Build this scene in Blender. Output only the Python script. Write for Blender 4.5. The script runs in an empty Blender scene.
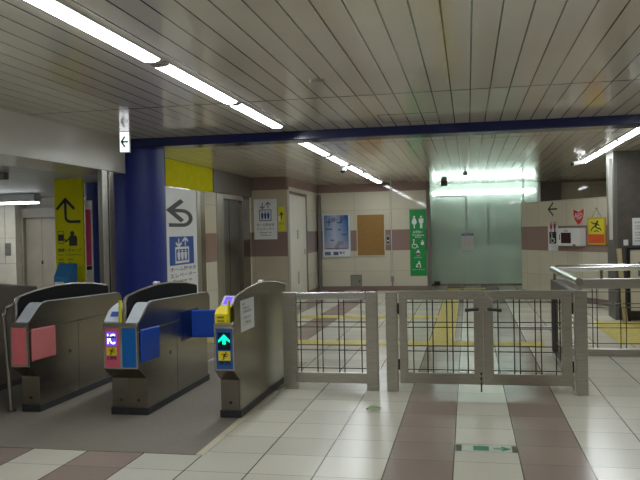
import bpy, bmesh, math, random
from mathutils import Vector, Matrix
random.seed(4)
C = bpy.context
SC = C.scene
COL = SC.collection
PI = math.pi

# ------------------------------------------------------------------ camera, world, exposure
def make_camera():
    f, yaw, pitch, roll, H = 740.0, 0.19752875, -0.01133478, -0.02121193, 1.5
    d = Vector((-math.sin(yaw) * math.cos(pitch), math.cos(yaw) * math.cos(pitch), math.sin(pitch)))
    r = Vector((math.cos(yaw), math.sin(yaw), 0))
    u = r.cross(d)
    c, s = math.cos(roll), math.sin(roll)
    r2, u2 = c * r + s * u, -s * r + c * u
    cam = bpy.data.cameras.new('camera')
    cam.sensor_fit = 'HORIZONTAL'
    cam.sensor_width = 36.0
    cam.lens = 36.0 * f / 640.0
    cam.clip_start = 0.05
    o = bpy.data.objects.new('camera', cam)
    COL.objects.link(o)
    m = Matrix.Identity(4)
    for i in range(3):
        m[i][0], m[i][1], m[i][2] = r2[i], u2[i], -d[i]
    m[0][3], m[1][3], m[2][3] = 0, 0, H
    o.matrix_world = m
    SC.camera = o
make_camera()

W = bpy.data.worlds.new('world')
SC.world = W
W.use_nodes = True
W.node_tree.nodes['Background'].inputs[0].default_value = (0.80, 0.86, 1.0, 1)
W.node_tree.nodes['Background'].inputs[1].default_value = 0.12
TUBE = 15.0            # radiance of the ceiling tubes
SC.view_settings.view_transform = 'Standard'
SC.view_settings.look = 'None'
SC.view_settings.gamma = 1.0
SC.view_settings.use_curve_mapping = False
SC.view_settings.exposure = 0.78

# ------------------------------------------------------------------ materials
MATS = {}
def nodes_of(name):
    m = bpy.data.materials.new(name)
    m.use_nodes = True
    nt = m.node_tree
    return m, nt, nt.nodes['Principled BSDF']

def mat(name, col, rough=0.5, metal=0.0, var=0.06, scale=6.0, bump=0.0, stretch=(1, 1, 1), spec=0.5, coat=0.0, emit=None, estr=0.0):
    if name in MATS:
        return MATS[name]
    m, nt, b = nodes_of(name)
    N, L = nt.nodes, nt.links
    b.inputs['Roughness'].default_value = rough
    b.inputs['Metallic'].default_value = metal
    b.inputs['Specular IOR Level'].default_value = spec
    b.inputs['Coat Weight'].default_value = coat
    b.inputs['Coat Roughness'].default_value = 0.08
    tc = N.new('ShaderNodeTexCoord')
    mp = N.new('ShaderNodeMapping')
    mp.inputs['Scale'].default_value = stretch
    nz = N.new('ShaderNodeTexNoise')
    nz.inputs['Scale'].default_value = scale
    nz.inputs['Detail'].default_value = 4
    L.new(tc.outputs['Object'], mp.inputs[0])
    L.new(mp.outputs[0], nz.inputs['Vector'])
    rp = N.new('ShaderNodeMapRange')
    rp.inputs['From Min'].default_value = 0.3
    rp.inputs['From Max'].default_value = 0.7
    rp.inputs['To Min'].default_value = 1 - var
    rp.inputs['To Max'].default_value = 1 + var
    L.new(nz.outputs['Fac'], rp.inputs['Value'])
    mx = N.new('ShaderNodeMix')
    mx.data_type = 'RGBA'
    mx.blend_type = 'MULTIPLY'
    mx.inputs[0].default_value = 1
    mx.inputs[6].default_value = (*col, 1)
    L.new(rp.outputs[0], mx.inputs[7])
    L.new(mx.outputs[2], b.inputs['Base Color'])
    if bump:
        bp = N.new('ShaderNodeBump')
        bp.inputs['Strength'].default_value = bump
        bp.inputs['Distance'].default_value = 0.01
        L.new(nz.outputs['Fac'], bp.inputs['Height'])
        L.new(bp.outputs[0], b.inputs['Normal'])
    if emit:
        b.inputs['Emission Color'].default_value = (*emit, 1)
        b.inputs['Emission Strength'].default_value = estr
    MATS[name] = m
    return m

class NB:
    """tiny helper to write math node chains"""
    def __init__(self, nt):
        self.nt = nt
    def m(self, op, a, b=None, c=None):
        n = self.nt.nodes.new('ShaderNodeMath')
        n.operation = op
        for i, v in enumerate((a, b, c)):
            if v is None:
                continue
            if isinstance(v, (int, float)):
                n.inputs[i].default_value = v
            else:
                self.nt.links.new(v, n.inputs[i])
        return n.outputs[0]
    def mix(self, fac, a, b, mode='MIX'):
        n = self.nt.nodes.new('ShaderNodeMix')
        n.data_type = 'RGBA'
        n.blend_type = mode
        for i, v in ((0, fac), (6, a), (7, b)):
            if isinstance(v, (int, float)):
                n.inputs[i].default_value = v if i == 0 else (v, v, v, 1)
            elif isinstance(v, tuple):
                n.inputs[i].default_value = (*v, 1)
            else:
                self.nt.links.new(v, n.inputs[i])
        return n.outputs[2]
    def xyz(self, kind='Object'):
        tc = self.nt.nodes.new('ShaderNodeTexCoord')
        s = self.nt.nodes.new('ShaderNodeSeparateXYZ')
        self.nt.links.new(tc.outputs[kind], s.inputs[0])
        self.co = tc.outputs[kind]
        return s.outputs
    def noise(self, scale, vec=None, detail=4):
        n = self.nt.nodes.new('ShaderNodeTexNoise')
        n.inputs['Scale'].default_value = scale
        n.inputs['Detail'].default_value = detail
        self.nt.links.new(vec or self.co, n.inputs['Vector'])
        return n.outputs['Fac']
    def between(self, v, a, b):
        return self.m('MULTIPLY', self.m('GREATER_THAN', v, a), self.m('LESS_THAN', v, b))
    def line(self, v, origin, pitch, half):
        """1 near lines at origin + k*pitch"""
        t = self.m('ADD', self.m('DIVIDE', self.m('SUBTRACT', v, origin), pitch), 1000.5)
        d = self.m('ABSOLUTE', self.m('SUBTRACT', self.m('FRACT', t), 0.5))
        return self.m('LESS_THAN', d, half / pitch)
    def cell(self, v, origin, pitch):
        return self.m('FLOOR', self.m('DIVIDE', self.m('SUBTRACT', v, origin), pitch))
    def rnd(self, a, b):
        cb = self.nt.nodes.new('ShaderNodeCombineXYZ')
        self.nt.links.new(a, cb.inputs[0])
        self.nt.links.new(b, cb.inputs[1])
        w = self.nt.nodes.new('ShaderNodeTexWhiteNoise')
        w.noise_dimensions = '2D'
        self.nt.links.new(cb.outputs[0], w.inputs['Vector'])
        return w.outputs['Value']
    def maxi(self, *a):
        r = a[0]
        for x in a[1:]:
            r = self.m('MAXIMUM', r, x)
        return r
    def scale(self, v, lo, hi):
        return self.m('ADD', self.m('MULTIPLY', v, hi - lo), lo)

TX0, TW, TY0, TD = -1.378, 0.42, 4.42, 0.408
def floor_material():
    m, nt, b = nodes_of('station floor tiles')
    n = NB(nt)
    x, y, z = n.xyz()
    cols = []
    for k in (-5, -3, 2, 4, 10, 12, 18, 20):
        a = TX0 + k * TW
        cols.append(n.between(x, a, a + TW))
    brown = n.maxi(*cols)
    r = n.rnd(n.cell(x, TX0, TW), n.cell(y, TY0, TD))
    base = n.mix(brown, (0.61, 0.585, 0.485), (0.300, 0.235, 0.195))
    speck = n.scale(n.noise(90, detail=2), 0.88, 1.12)
    stain = n.scale(n.noise(1.1), 0.86, 1.12)
    v = n.m('MULTIPLY', n.m('MULTIPLY', n.scale(r, 0.90, 1.06), speck), stain)
    c = n.mix(1.0, base, v, 'MULTIPLY')
    j = n.maxi(n.line(x, TX0, TW, 0.0045), n.m('MULTIPLY', n.line(y, TY0, TD, 0.003), 0.7))
    c = n.mix(j, c, (0.10, 0.09, 0.075))
    nt.links.new(c, b.inputs['Base Color'])
    nt.links.new(n.scale(n.noise(0.7, detail=1), 0.20, 0.28), b.inputs['Roughness'])
    b.inputs['Specular IOR Level'].default_value = 0.5
    return m

def ceiling_material():
    m, nt, b = nodes_of('enamelled ceiling strips')
    n = NB(nt)
    x, y, z = n.xyz()
    g = n.maxi(n.line(x, 0.0416, 0.1616, 0.0055), n.line(y, 6.37, 3.5, 0.014))
    r = n.rnd(n.cell(x, 0.0416, 0.1616), n.cell(y, 6.37, 3.5))
    v = n.m('MULTIPLY', n.scale(r, 0.94, 1.04), n.scale(n.noise(1.6), 0.93, 1.06))
    c = n.mix(1.0, (0.70, 0.65, 0.565), v, 'MULTIPLY')
    c = n.mix(g, c, (0.07, 0.06, 0.045))
    nt.links.new(c, b.inputs['Base Color'])
    b.inputs['Roughness'].default_value = 0.11
    b.inputs['Specular IOR Level'].default_value = 0.55
    bp = nt.nodes.new('ShaderNodeBump')
    bp.inputs['Strength'].default_value = 0.03
    bp.inputs['Distance'].default_value = 0.02
    nt.links.new(n.noise(5, detail=1), bp.inputs['Height'])
    nt.links.new(bp.outputs[0], b.inputs['Normal'])
    return m

def hall_ceiling_material():
    m, nt, b = nodes_of('grey square ceiling panels')
    n = NB(nt)
    x, y, z = n.xyz()
    g = n.maxi(n.line(x, 0.0, 0.3, 0.008), n.line(y, 0.0, 0.3, 0.008))
    c = n.mix(1.0, (0.36, 0.37, 0.39), n.scale(n.noise(1.5), 0.9, 1.1), 'MULTIPLY')
    c = n.mix(g, c, (0.12, 0.12, 0.13))
    nt.links.new(c, b.inputs['Base Color'])
    b.inputs['Roughness'].default_value = 0.45
    b.inputs['Metallic'].default_value = 0.0
    return m

def wall_material(name, axis, pitch=0.9, origin=-2.80, top=2.47, cream=(0.63, 0.585, 0.46), mauve=(0.295, 0.205, 0.180), rough=0.045):
    m, nt, b = nodes_of(name)
    n = NB(nt)
    x, y, z = n.xyz()
    h = x if axis == 'X' else y
    band = n.maxi(n.between(z, 1.0, 1.51), n.m('GREATER_THAN', z, top))
    r = n.rnd(n.cell(h, origin, pitch), n.cell(z, 1.0, 0.51))
    base = n.mix(band, cream, mauve)
    v = n.m('MULTIPLY', n.scale(r, 0.95, 1.04), n.scale(n.noise(2.0), 0.92, 1.07))
    c = n.mix(1.0, base, v, 'MULTIPLY')
    j = n.maxi(n.line(h, origin, pitch, 0.004), n.line(z, 1.0, 0.51, 0.003))
    c = n.mix(n.m('MULTIPLY', j, 0.55), c, (0.17, 0.14, 0.10))
    nt.links.new(c, b.inputs['Base Color'])
    b.inputs['Roughness'].default_value = rough
    return m

def brushed(name, col, rough=0.34, var=0.10, stretch=(1, 1, 12), metal=1.0):
    return mat(name, col, rough, metal, var, 9.0, 0.02, stretch)

STEEL = brushed('brushed stainless steel', (0.50, 0.475, 0.43), 0.33)
STEEL_D = brushed('dull stainless steel', (0.32, 0.29, 0.245), 0.27)
STEEL_F = brushed('warm fence steel', (0.47, 0.44, 0.38), 0.38)
STEEL_B = brushed('bright stainless steel', (0.72, 0.72, 0.71), 0.22)
STEEL_DOOR = brushed('dark lift door steel', (0.30, 0.285, 0.265), 0.30, 0.14, (6, 6, 1))
ROD = mat('dark rod steel', (0.06, 0.055, 0.05), 0.35, 0.8)
LINER = mat('matt black liner', (0.006, 0.006, 0.007), 0.65, spec=0.15)
BLACK = mat('black plastic', (0.012, 0.012, 0.013), 0.35)
DARK = mat('charcoal plastic', (0.035, 0.035, 0.036), 0.45)
SILVER = mat('silver grey plastic', (0.55, 0.58, 0.62), 0.4)
PLINTH = mat('dark kick plate', (0.03, 0.03, 0.033), 0.5)
WHITE = mat('white sheet', (0.78, 0.78, 0.78), 0.35, var=0.02)
PAPER = mat('white paper', (0.72, 0.73, 0.74), 0.7, var=0.03)
WPLAST = mat('white plastic', (0.74, 0.74, 0.72), 0.35, var=0.03)
INK = mat('black ink', (0.012, 0.012, 0.012), 0.5)
INKG = mat('grey ink', (0.10, 0.10, 0.11), 0.5)
NAVY = mat('navy gloss paint', (0.008, 0.016, 0.10), 0.16, spec=0.6)
COLBLUE = mat('royal blue column paint', (0.015, 0.030, 0.215), 0.42, var=0.10, scale=2.0, spec=0.4)
SIGNBLUE = mat('sign blue', (0.012, 0.075, 0.36), 0.35)
PADBLUE = mat('gate panel blue', (0.004, 0.14, 0.48), 0.4)
FLAPBLUE = mat('gate flap blue', (0.006, 0.065, 0.44), 0.4)
PINK = mat('gate panel pink', (0.86, 0.20, 0.22), 0.45)
PINK_P = mat('gate pad pink', (0.62, 0.18, 0.18), 0.5)
YELLOW = mat('sign yellow', (0.66, 0.62, 0.006), 0.7, spec=0.12)
YELLOW_B = mat('bright yellow', (0.85, 0.68, 0.02), 0.35)
YTILE = mat('tactile yellow', (0.50, 0.41, 0.09), 0.5, var=0.2, scale=14, bump=0.4)
GREEN = mat('toilet sign green', (0.012, 0.30, 0.065), 0.3)
GREEN_D = mat('guide green', (0.06, 0.24, 0.13), 0.5)
RED = mat('sign red', (0.62, 0.03, 0.03), 0.35)
ORANGE = mat('sign orange red', (0.72, 0.10, 0.02), 0.4)
MAGENTA = mat('poster magenta', (0.58, 0.03, 0.16), 0.5)
CREAMP = mat('cream painted steel door', (0.66, 0.64, 0.54), 0.35, var=0.05, scale=2)
BEIGE = mat('beige header enamel', (0.50, 0.475, 0.41), 0.25, var=0.05, scale=1.5)
CORK = mat('brown cork', (0.30, 0.165, 0.045), 0.8, var=0.12, scale=30)
MAT_GREY = None
BROWNB = mat('mauve brown stone', (0.235, 0.165, 0.145), 0.25)
DKSTONE = mat('dark grey stone', (0.090, 0.080, 0.068), 0.35, var=0.14, scale=8)
BROWN_DK = mat('dark brown enamel', (0.10, 0.075, 0.06), 0.3)
WOOD = mat('pale wood', (0.44, 0.36, 0.20), 0.6, var=0.2, scale=8, stretch=(6, 6, 0.6))
LEAFM = mat('leaf green', (0.14, 0.34, 0.03), 0.5)
EMW = mat('white tube light', (0.9, 0.9, 0.9), 0.5, emit=(0.90, 0.96, 1.0), estr=TUBE, var=0.0)

def floor_dark():
    m, nt, b = nodes_of('dark grey speckled gate floor')
    n = NB(nt)
    n.xyz()
    v = n.m('MULTIPLY', n.scale(n.noise(70, detail=3), 0.65, 1.35), n.scale(n.noise(0.9), 0.75, 1.25))
    c = n.mix(1.0, (0.215, 0.192, 0.155), v, 'MULTIPLY')
    nt.links.new(c, b.inputs['Base Color'])
    b.inputs['Roughness'].default_value = 0.5
    return m

def glass_material():
    m = bpy.data.materials.new('pale green frosted glass')
    m.use_nodes = True
    nt = m.node_tree
    N, L = nt.nodes, nt.links
    N.clear()
    out = N.new('ShaderNodeOutputMaterial')
    tr = N.new('ShaderNodeBsdfTransparent')
    tr.inputs[0].default_value = (0.88, 0.95, 0.92, 1)
    df = N.new('ShaderNodeBsdfDiffuse')
    df.inputs[0].default_value = (0.72, 0.84, 0.78, 1)
    tl = N.new('ShaderNodeBsdfTranslucent')
    tl.inputs[0].default_value = (0.80, 0.92, 0.86, 1)
    film = N.new('ShaderNodeMixShader')
    film.inputs[0].default_value = 0.5
    L.new(df.outputs[0], film.inputs[1])
    L.new(tl.outputs[0], film.inputs[2])
    body = N.new('ShaderNodeMixShader')
    body.inputs[0].default_value = 0.32
    L.new(tr.outputs[0], body.inputs[1])
    L.new(film.outputs[0], body.inputs[2])
    gl = N.new('ShaderNodeBsdfGlossy')
    gl.inputs['Roughness'].default_value = 0.03
    lw = N.new('ShaderNodeFresnel')
    lw.inputs['IOR'].default_value = 1.5
    mx = N.new('ShaderNodeMixShader')
    L.new(lw.outputs[0], mx.inputs[0])
    L.new(body.outputs[0], mx.inputs[1])
    L.new(gl.outputs[0], mx.inputs[2])
    L.new(mx.outputs[0], out.inputs[0])
    return m
GLASS = glass_material()

def poster_material():
    m, nt, b = nodes_of('blue diagram poster')
    n = NB(nt)
    x, y, z = n.xyz('Generated')
    w = n.noise(3.0)
    side = n.m('ABSOLUTE', n.m('SUBTRACT', x, 0.42))
    f = n.m('ADD', n.m('MULTIPLY', side, 1.5), n.m('MULTIPLY', n.m('SUBTRACT', z, 0.35), 0.45))
    c = n.mix(f, (0.50, 0.55, 0.68), (0.03, 0.13, 0.34))
    c = n.mix(n.m('MULTIPLY', n.m('GREATER_THAN', w, 0.60), 0.6), c, (0.06, 0.08, 0.16))
    c = n.mix(n.m('MULTIPLY', n.m('LESS_THAN', z, 0.22), 0.35), c, (0.5, 0.38, 0.42))
    nt.links.new(c, b.inputs['Base Color'])
    b.inputs['Roughness'].default_value = 0.2
    return m
POSTER = poster_material()

# ------------------------------------------------------------------ mesh builder
class MB:
    def __init__(self):
        self.v, self.f = [], []
    def add(self, vs, fs):
        o = len(self.v)
        self.v += [tuple(p) for p in vs]
        self.f += [tuple(i + o for i in f) for f in fs]
        return self
    def box(self, x0, x1, y0, y1, z0, z1):
        vs = [(x, y, z) for z in (z0, z1) for y in (y0, y1) for x in (x0, x1)]
        return self.add(vs, [(0, 2, 3, 1), (4, 5, 7, 6), (0, 1, 5, 4), (2, 6, 7, 3), (0, 4, 6, 2), (1, 3, 7, 5)])
    def prism(self, pts, a0, a1, axis='X'):
        """extrude a 2D polygon along an axis. axis X: pts are (y,z); Y: (x,z); Z: (x,y)"""
        def P(p, a):
            return {'X': (a, p[0], p[1]), 'Y': (p[0], a, p[1]), 'Z': (p[0], p[1], a)}[axis]
        n = len(pts)
        vs = [P(p, a0) for p in pts] + [P(p, a1) for p in pts]
        fs = [tuple(range(n)), tuple(range(2 * n - 1, n - 1, -1))]
        fs += [(i, (i + 1) % n + 0, (i + 1) % n + n, i + n)[::-1] for i in range(n)]
        return self.add(vs, fs)
    def tube(self, path, r, seg=10, cap=True):
        path = [Vector(p) for p in path]
        rings = []
        n = len(path)
        ref = Vector((0, 0, 1))
        for i, p in enumerate(path):
            t = (path[min(i + 1, n - 1)] - path[max(i - 1, 0)]).normalized()
            a = ref if abs(t.dot(ref)) < 0.95 else Vector((1, 0, 0))
            s = t.cross(a).normalized()
            u = s.cross(t)
            rr = r[i] if isinstance(r, (list, tuple)) else r
            rings.append([p + rr * (math.cos(2 * PI * k / seg) * s + math.sin(2 * PI * k / seg) * u) for k in range(seg)])
        vs = [q for ring in rings for q in ring]
        fs = []
        for i in range(n - 1):
            for k in range(seg):
                a, b2 = i * seg + k, i * seg + (k + 1) % seg
                fs.append((a, b2, b2 + seg, a + seg))
        if cap:
            fs.append(tuple(range(seg - 1, -1, -1)))
            fs.append(tuple(range((n - 1) * seg, n * seg)))
        return self.add(vs, fs)
    def lathe(self, prof, cx, cy, seg=24):
        """prof: list of (r,z) from bottom to top"""
        vs, fs = [], []
        for r, z in prof:
            vs += [(cx + r * math.cos(2 * PI * k / seg), cy + r * math.sin(2 * PI * k / seg), z) for k in range(seg)]
        for i in range(len(prof) - 1):
            for k in range(seg):
                a, b2 = i * seg + k, i * seg + (k + 1) % seg
                fs.append((a, b2, b2 + seg, a + seg))
        fs.append(tuple(range(seg - 1, -1, -1)))
        fs.append(tuple(range((len(prof) - 1) * seg, len(prof) * seg)))
        return self.add(vs, fs)
    # flat artwork, drawn on a plate that faces local -y: x to the right, z up
    def flat(self, pts, y=-0.004, t=0.0012):
        if sum(pts[i][0] * pts[(i + 1) % len(pts)][1] - pts[(i + 1) % len(pts)][0] * pts[i][1] for i in range(len(pts))) < 0:
            pts = pts[::-1]
        return self.prism(pts, y - t, y, 'Y')
    def frect(self, x0, x1, z0, z1, y=-0.004, t=0.0012):
        return self.flat([(x0, z0), (x1, z0), (x1, z1), (x0, z1)], y, t)
    def disc(self, cx, cz, rx, rz=None, y=-0.004, n=20, t=0.0012):
        rz = rz or rx
        return self.flat([(cx + rx * math.cos(2 * PI * k / n), cz + rz * math.sin(2 * PI * k / n)) for k in range(n)], y, t)
    def stroke(self, pts, w, y=-0.004, closed=False, t=0.0012):
        P = [Vector(p) for p in pts]
        n = len(P)
        if closed:
            P = P + [P[0], P[1]]
        L, R = [], []
        m = len(P)
        for i in range(m):
            d0 = (P[i] - P[i - 1]).normalized() if i > 0 else None
            d1 = (P[i + 1] - P[i]).normalized() if i < m - 1 else None
            if closed and i == 0:
                d0 = (P[0] - P[n - 1]).normalized()
            d0 = d0 or d1
            d1 = d1 or d0
            t2 = (d0 + d1)
            t2 = t2.normalized() if t2.length > 1e-6 else d0
            nn = Vector((-t2.y, t2.x))
            k = 1.0 / max(0.35, nn.dot(Vector((-d0.y, d0.x))))
            L.append(P[i] + nn * w / 2 * k)
            R.append(P[i] - nn * w / 2 * k)
        rng = range(n) if closed else range(n - 1)
        for i in rng:
            self.flat([tuple(L[i]), tuple(R[i]), tuple(R[i + 1]), tuple(L[i + 1])], y, t)
        return self
    def build(self, name, material, parent=None, smooth=False, bevel=0.0, loc=None, rz=0.0):
        me = bpy.data.meshes.new(name)
        me.from_pydata(self.v, [], self.f)
        bm = bmesh.new()
        bm.from_mesh(me)
        bmesh.ops.recalc_face_normals(bm, faces=bm.faces)
        bm.to_mesh(me)
        bm.free()
        me.materials.append(material)
        if smooth:
            for p in me.polygons:
                p.use_smooth = True
            try:
                me.set_sharp_from_angle(angle=math.radians(40))
            except Exception:
                pass
        o = bpy.data.objects.new(name, me)
        COL.objects.link(o)
        if parent is not None:
            o.parent = parent
        if loc:
            o.location = loc
        o.rotation_euler.z = rz
        if bevel:
            b = o.modifiers.new('bevel', 'BEVEL')
            b.width = bevel
            b.segments = 2
            b.limit_method = 'ANGLE'
        return o

def empty(name, label, cat, loc=(0, 0, 0), rz=0.0, group=None):
    o = bpy.data.objects.new(name, None)
    o.empty_display_size = 0.1
    COL.objects.link(o)
    o.location = loc
    o.rotation_euler.z = rz
    return tag(o, label, cat, group)
def tag(o, label, cat, group=None):
    o['label'] = label
    o['category'] = cat
    if group:
        o['group'] = group
    return o
def struct(o, label=None, cat=None):
    o['kind'] = 'structure'
    if label:
        o['label'] = label
    if cat:
        o['category'] = cat
    return o

def text(s, x0, x1, z0, z1, material, parent, y=-0.004, name='lettering', label=None, stretch=True, bold=0.012):
    """letters filling the box x0..x1, z0..z1 on a plate facing local -y"""
    cu = bpy.data.curves.new('t', 'FONT')
    cu.body = s
    cu.size = 1.0
    cu.resolution_u = 3
    cu.extrude = 0.0
    cu.offset = bold
    ob = bpy.data.objects.new('t', cu)
    COL.objects.link(ob)
    dg = C.evaluated_depsgraph_get()
    me = bpy.data.meshes.new_from_object(ob.evaluated_get(dg))
    bpy.data.objects.remove(ob)
    bpy.data.curves.remove(cu)
    if not me.vertices:
        return None
    xs = [v.co.x for v in me.vertices]
    ys = [v.co.y for v in me.vertices]
    w, h = max(xs) - min(xs) or 1, max(ys) - min(ys) or 1
    sx, sz = (x1 - x0) / w, (z1 - z0) / h
    if not stretch:
        sx = sz = min(sx, sz)
    ox = (x0 + x1) / 2 - sx * (max(xs) + min(xs)) / 2
    oz = (z0 + z1) / 2 - sz * (max(ys) + min(ys)) / 2
    for v in me.vertices:
        v.co = (v.co.x * sx + ox, y - 0.0012, v.co.y * sz + oz)
    me.materials.clear()
    me.materials.append(material)
    me.name = name
    o = bpy.data.objects.new(name, me)
    COL.objects.link(o)
    o.parent = parent
    if label:
        o['label'] = label
    return o

def arc(cx, cz, r, a0, a1, n=10):
    return [(cx + r * math.cos(math.radians(a0 + (a1 - a0) * k / n)), cz + r * math.sin(math.radians(a0 + (a1 - a0) * k / n))) for k in range(n + 1)]

# ------------------------------------------------------------------ the setting
ZC = 2.67
struct(MB().box(-12.5, 4.6, -5, 23, -0.1, 0.0).build('floor', floor_material()), 'station floor of cream and mauve tiles', 'floor')
struct(MB().box(-4.75, 4.6, -5, 19.85, ZC, ZC + 0.1).build('ceiling', ceiling_material()), 'glossy strip ceiling over the gate hall', 'ceiling')
struct(MB().box(-12.5, -4.75, -5, 23, 2.40, 2.50).build('ceiling_hall', hall_ceiling_material()), 'grey square panel ceiling of the hall beyond the gates', 'ceiling')
struct(MB().box(-12.0, -1.84, 4.74, 8.3, 0.0, 0.004).build('floor_gate', floor_dark()), 'dark grey speckled floor under the ticket gates', 'floor')
struct(MB().box(-1.84, -1.785, 4.74, 6.75, 0.0, 0.006).build('trim_1', mat('pale stone edging', (0.58, 0.52, 0.38), 0.4)), 'pale edging strip beside the dark gate floor', 'trim')

WX = wall_material('cream and mauve tiles facing the gates', 'X')
WY = wall_material('cream and mauve tiles along the passage', 'Y', 0.9, 15.1)
WP = wall_material('cream and mauve partition tiles', 'X', 0.48, 0.21, top=5.0)
struct(MB().box(-3.74, -0.95, 18.4, 18.6, 0, ZC).build('wall_far', WX), 'far tiled wall with mauve band and posters', 'wall')
struct(MB().box(-3.74, -0.95, 18.37, 18.4, 0, 0.11).build('baseboard_far', BROWNB))
struct(MB().box(-1.15, -0.95, 18.6, 21.5, 0, ZC).build('wall_alcove', WY))
struct(MB().box(-1.15, 4.6, 21.4, 21.6, 0, ZC).build('wall_room', wall_material('pale room tiles', 'X', 0.9, 0.46, top=5.0, cream=(0.64, 0.68, 0.62), mauve=(0.38, 0.41, 0.38), rough=0.3)), 'pale wall of the room behind the glass', 'wall')
struct(MB().box(-0.95, 1.85, 19.85, 21.4, ZC, ZC + 0.1).build('ceiling_room', mat('white room ceiling', (0.68, 0.69, 0.66), 0.25)))
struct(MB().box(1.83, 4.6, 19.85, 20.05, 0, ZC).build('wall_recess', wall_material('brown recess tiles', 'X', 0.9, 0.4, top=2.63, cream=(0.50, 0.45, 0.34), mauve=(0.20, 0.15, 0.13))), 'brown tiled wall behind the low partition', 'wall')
struct(MB().box(1.84, 2.35, 19.72, 19.85, 0, ZC).build('trim_4', BROWN_DK), 'dark brown pilaster beside the glass', 'pilaster')
struct(MB().box(1.83, 1.95, 20.05, 21.4, 0, ZC).build('wall_room_side', WY))
# left side of the passage
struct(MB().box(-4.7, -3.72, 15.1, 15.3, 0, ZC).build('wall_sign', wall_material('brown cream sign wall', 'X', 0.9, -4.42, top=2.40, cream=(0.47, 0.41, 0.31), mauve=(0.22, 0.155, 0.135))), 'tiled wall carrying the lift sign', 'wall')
struct(MB().box(-3.92, -3.72, 15.3, 18.4, 2.38, ZC).box(-3.92, -3.72, 17.03, 18.4, 0, 2.38).build('wall_side', WY), 'tiled side wall with the cream door', 'wall')
struct(MB().box(-3.719, -3.69, 17.06, 18.4, 0, 0.11).build('baseboard_side', BROWNB))
struct(MB().box(-4.7, -4.5, 12.27, 12.88, 0, 2.25).box(-4.7, -4.5, 14.95, 15.1, 0, 2.25).box(-4.7, -4.5, 10.5, 12.27, 0, 2.67).build('wall_lift', WY), 'tiled wall beside the lift', 'wall')
struct(MB().box(-4.7, -4.47, 12.69, 15.1, 2.25, ZC).build('trim_2', BROWN_DK, bevel=0.01), 'dark brown bulkhead above the lift doors', 'trim')
struct(MB().box(4.4, 4.6, -5, 19.85, 0, ZC).build('wall_right', wall_material('right tiles', 'Y', 0.9, 0)), 'tiled wall', 'wall')
struct(MB().box(-12.5, 4.6, -5.2, -5, 0, ZC).build('wall_behind', WX))

# far hall beyond the gates on the left
HALLC = mat('pale cream hall panels', (0.62, 0.58, 0.48), 0.3)
hw = empty('wall_hall', 'far cream wall of the hall beyond the gates', 'wall')
struct(hw)
MB().box(-12.5, -9.86, 14.8, 15.2, 0, 2.30).build('panel', HALLC, hw)
MB().box(-9.86, -9.80, 15.0, 15.3, 0, 2.30).box(-9.0, -5.0, 15.0, 15.3, 0, 2.40).box(-12.5, -9.0, 15.1, 15.3, 1.95, 2.40).build('surround', mat('taupe hall wall', (0.33, 0.29, 0.23), 0.35), hw)
MB().box(-9.80, -8.4, 14.95, 15.0, 1.95, 2.16).build('bulkhead', mat('dark taupe bulkhead', (0.22, 0.19, 0.15), 0.35), hw)
MB().box(-12.5, -9.86, 14.795, 14.80, 1.50, 1.507).box(-12.5, -9.86, 14.795, 14.80, 0.93, 0.937).box(-10.12, -10.113, 14.795, 14.8, 0.93, 2.3).build('panel_joint', mat('joint shade', (0.2, 0.18, 0.14), 0.6), hw)
struct(MB().box(-12.6, -12.5, -5, 15.3, 0, 2.6).build('wall_left', HALLC))
d1 = empty('door_1', 'taupe double lift doors in the hall beyond the gates', 'door', (-9.4, 15.1, 0))
struct(d1)
DT = mat('taupe lift door', (0.36, 0.31, 0.25), 0.32, var=0.12, scale=2)
MB().box(-0.395, -0.004, 0.0, 0.05, 0, 1.94).build('leaf', DT, d1)
MB().box(0.004, 0.395, 0.0, 0.05, 0, 1.94).build('leaf', DT, d1)
MB().box(-0.02, 0.02, -0.012, 0.0, 0.9, 0.98).build('handle', BLACK, d1)

# header on the left, beam, columns
struct(tag(MB().box(-4.75, -4.10, -5, 8.44, 2.262, 2.72).build('trim_3', BEIGE, bevel=0.006), 'long beige header above the gates', 'header'))
struct(tag(MB().box(-4.5, 4.6, 8.36, 8.66, 2.565, 2.70).build('beam', NAVY, bevel=0.012), 'navy blue ceiling beam across the passage', 'beam'))
col = MB()
col.lathe([(0.345, 0), (0.345, ZC)], -4.115, 8.80, 64)
struct(tag(col.build('column', COLBLUE, smooth=True), 'thick round blue column carrying the beam', 'column'))
col = MB()
col.lathe([(0.30, 0), (0.30, 2.39)], -6.05, 11.60, 40)
struct(tag(col.build('column', COLBLUE, smooth=True), 'round blue column behind the pink poster', 'column'))

# shutter guide posts under the header end
gp = empty('shutter_guide', 'pair of steel guide rails beside the round blue column', 'shutter rail', (-4.14, 7.99, 0))
MB().box(-0.03, 0.03, -0.13, -0.005, 0, 2.262).build('guide_rail', STEEL, gp, bevel=0.006)
MB().box(-0.03, 0.03, 0.03, 0.15, 0, 2.262).build('guide_rail', STEEL_D, gp, bevel=0.006)
MB().box(-0.03, 0.01, -0.005, 0.03, 0, 2.262).build('slot', BLACK, gp)

# alcove corner posts
tag(MB().box(-0.99, -0.90, 18.33, 18.40, 0, ZC).build('corner_post', mat('dark corner steel', (0.15, 0.14, 0.125), 0.4, 0.1), bevel=0.004), 'dark steel corner post between toilet sign and glass', 'post')
tag(MB().box(-3.685, -3.63, 18.16, 18.365, 0, 2.42).build('corner_post', mat('dark corner steel', (0.15, 0.14, 0.125), 0.4, 0.1), bevel=0.004), 'dark steel corner post beside the blue poster', 'post')

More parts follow.
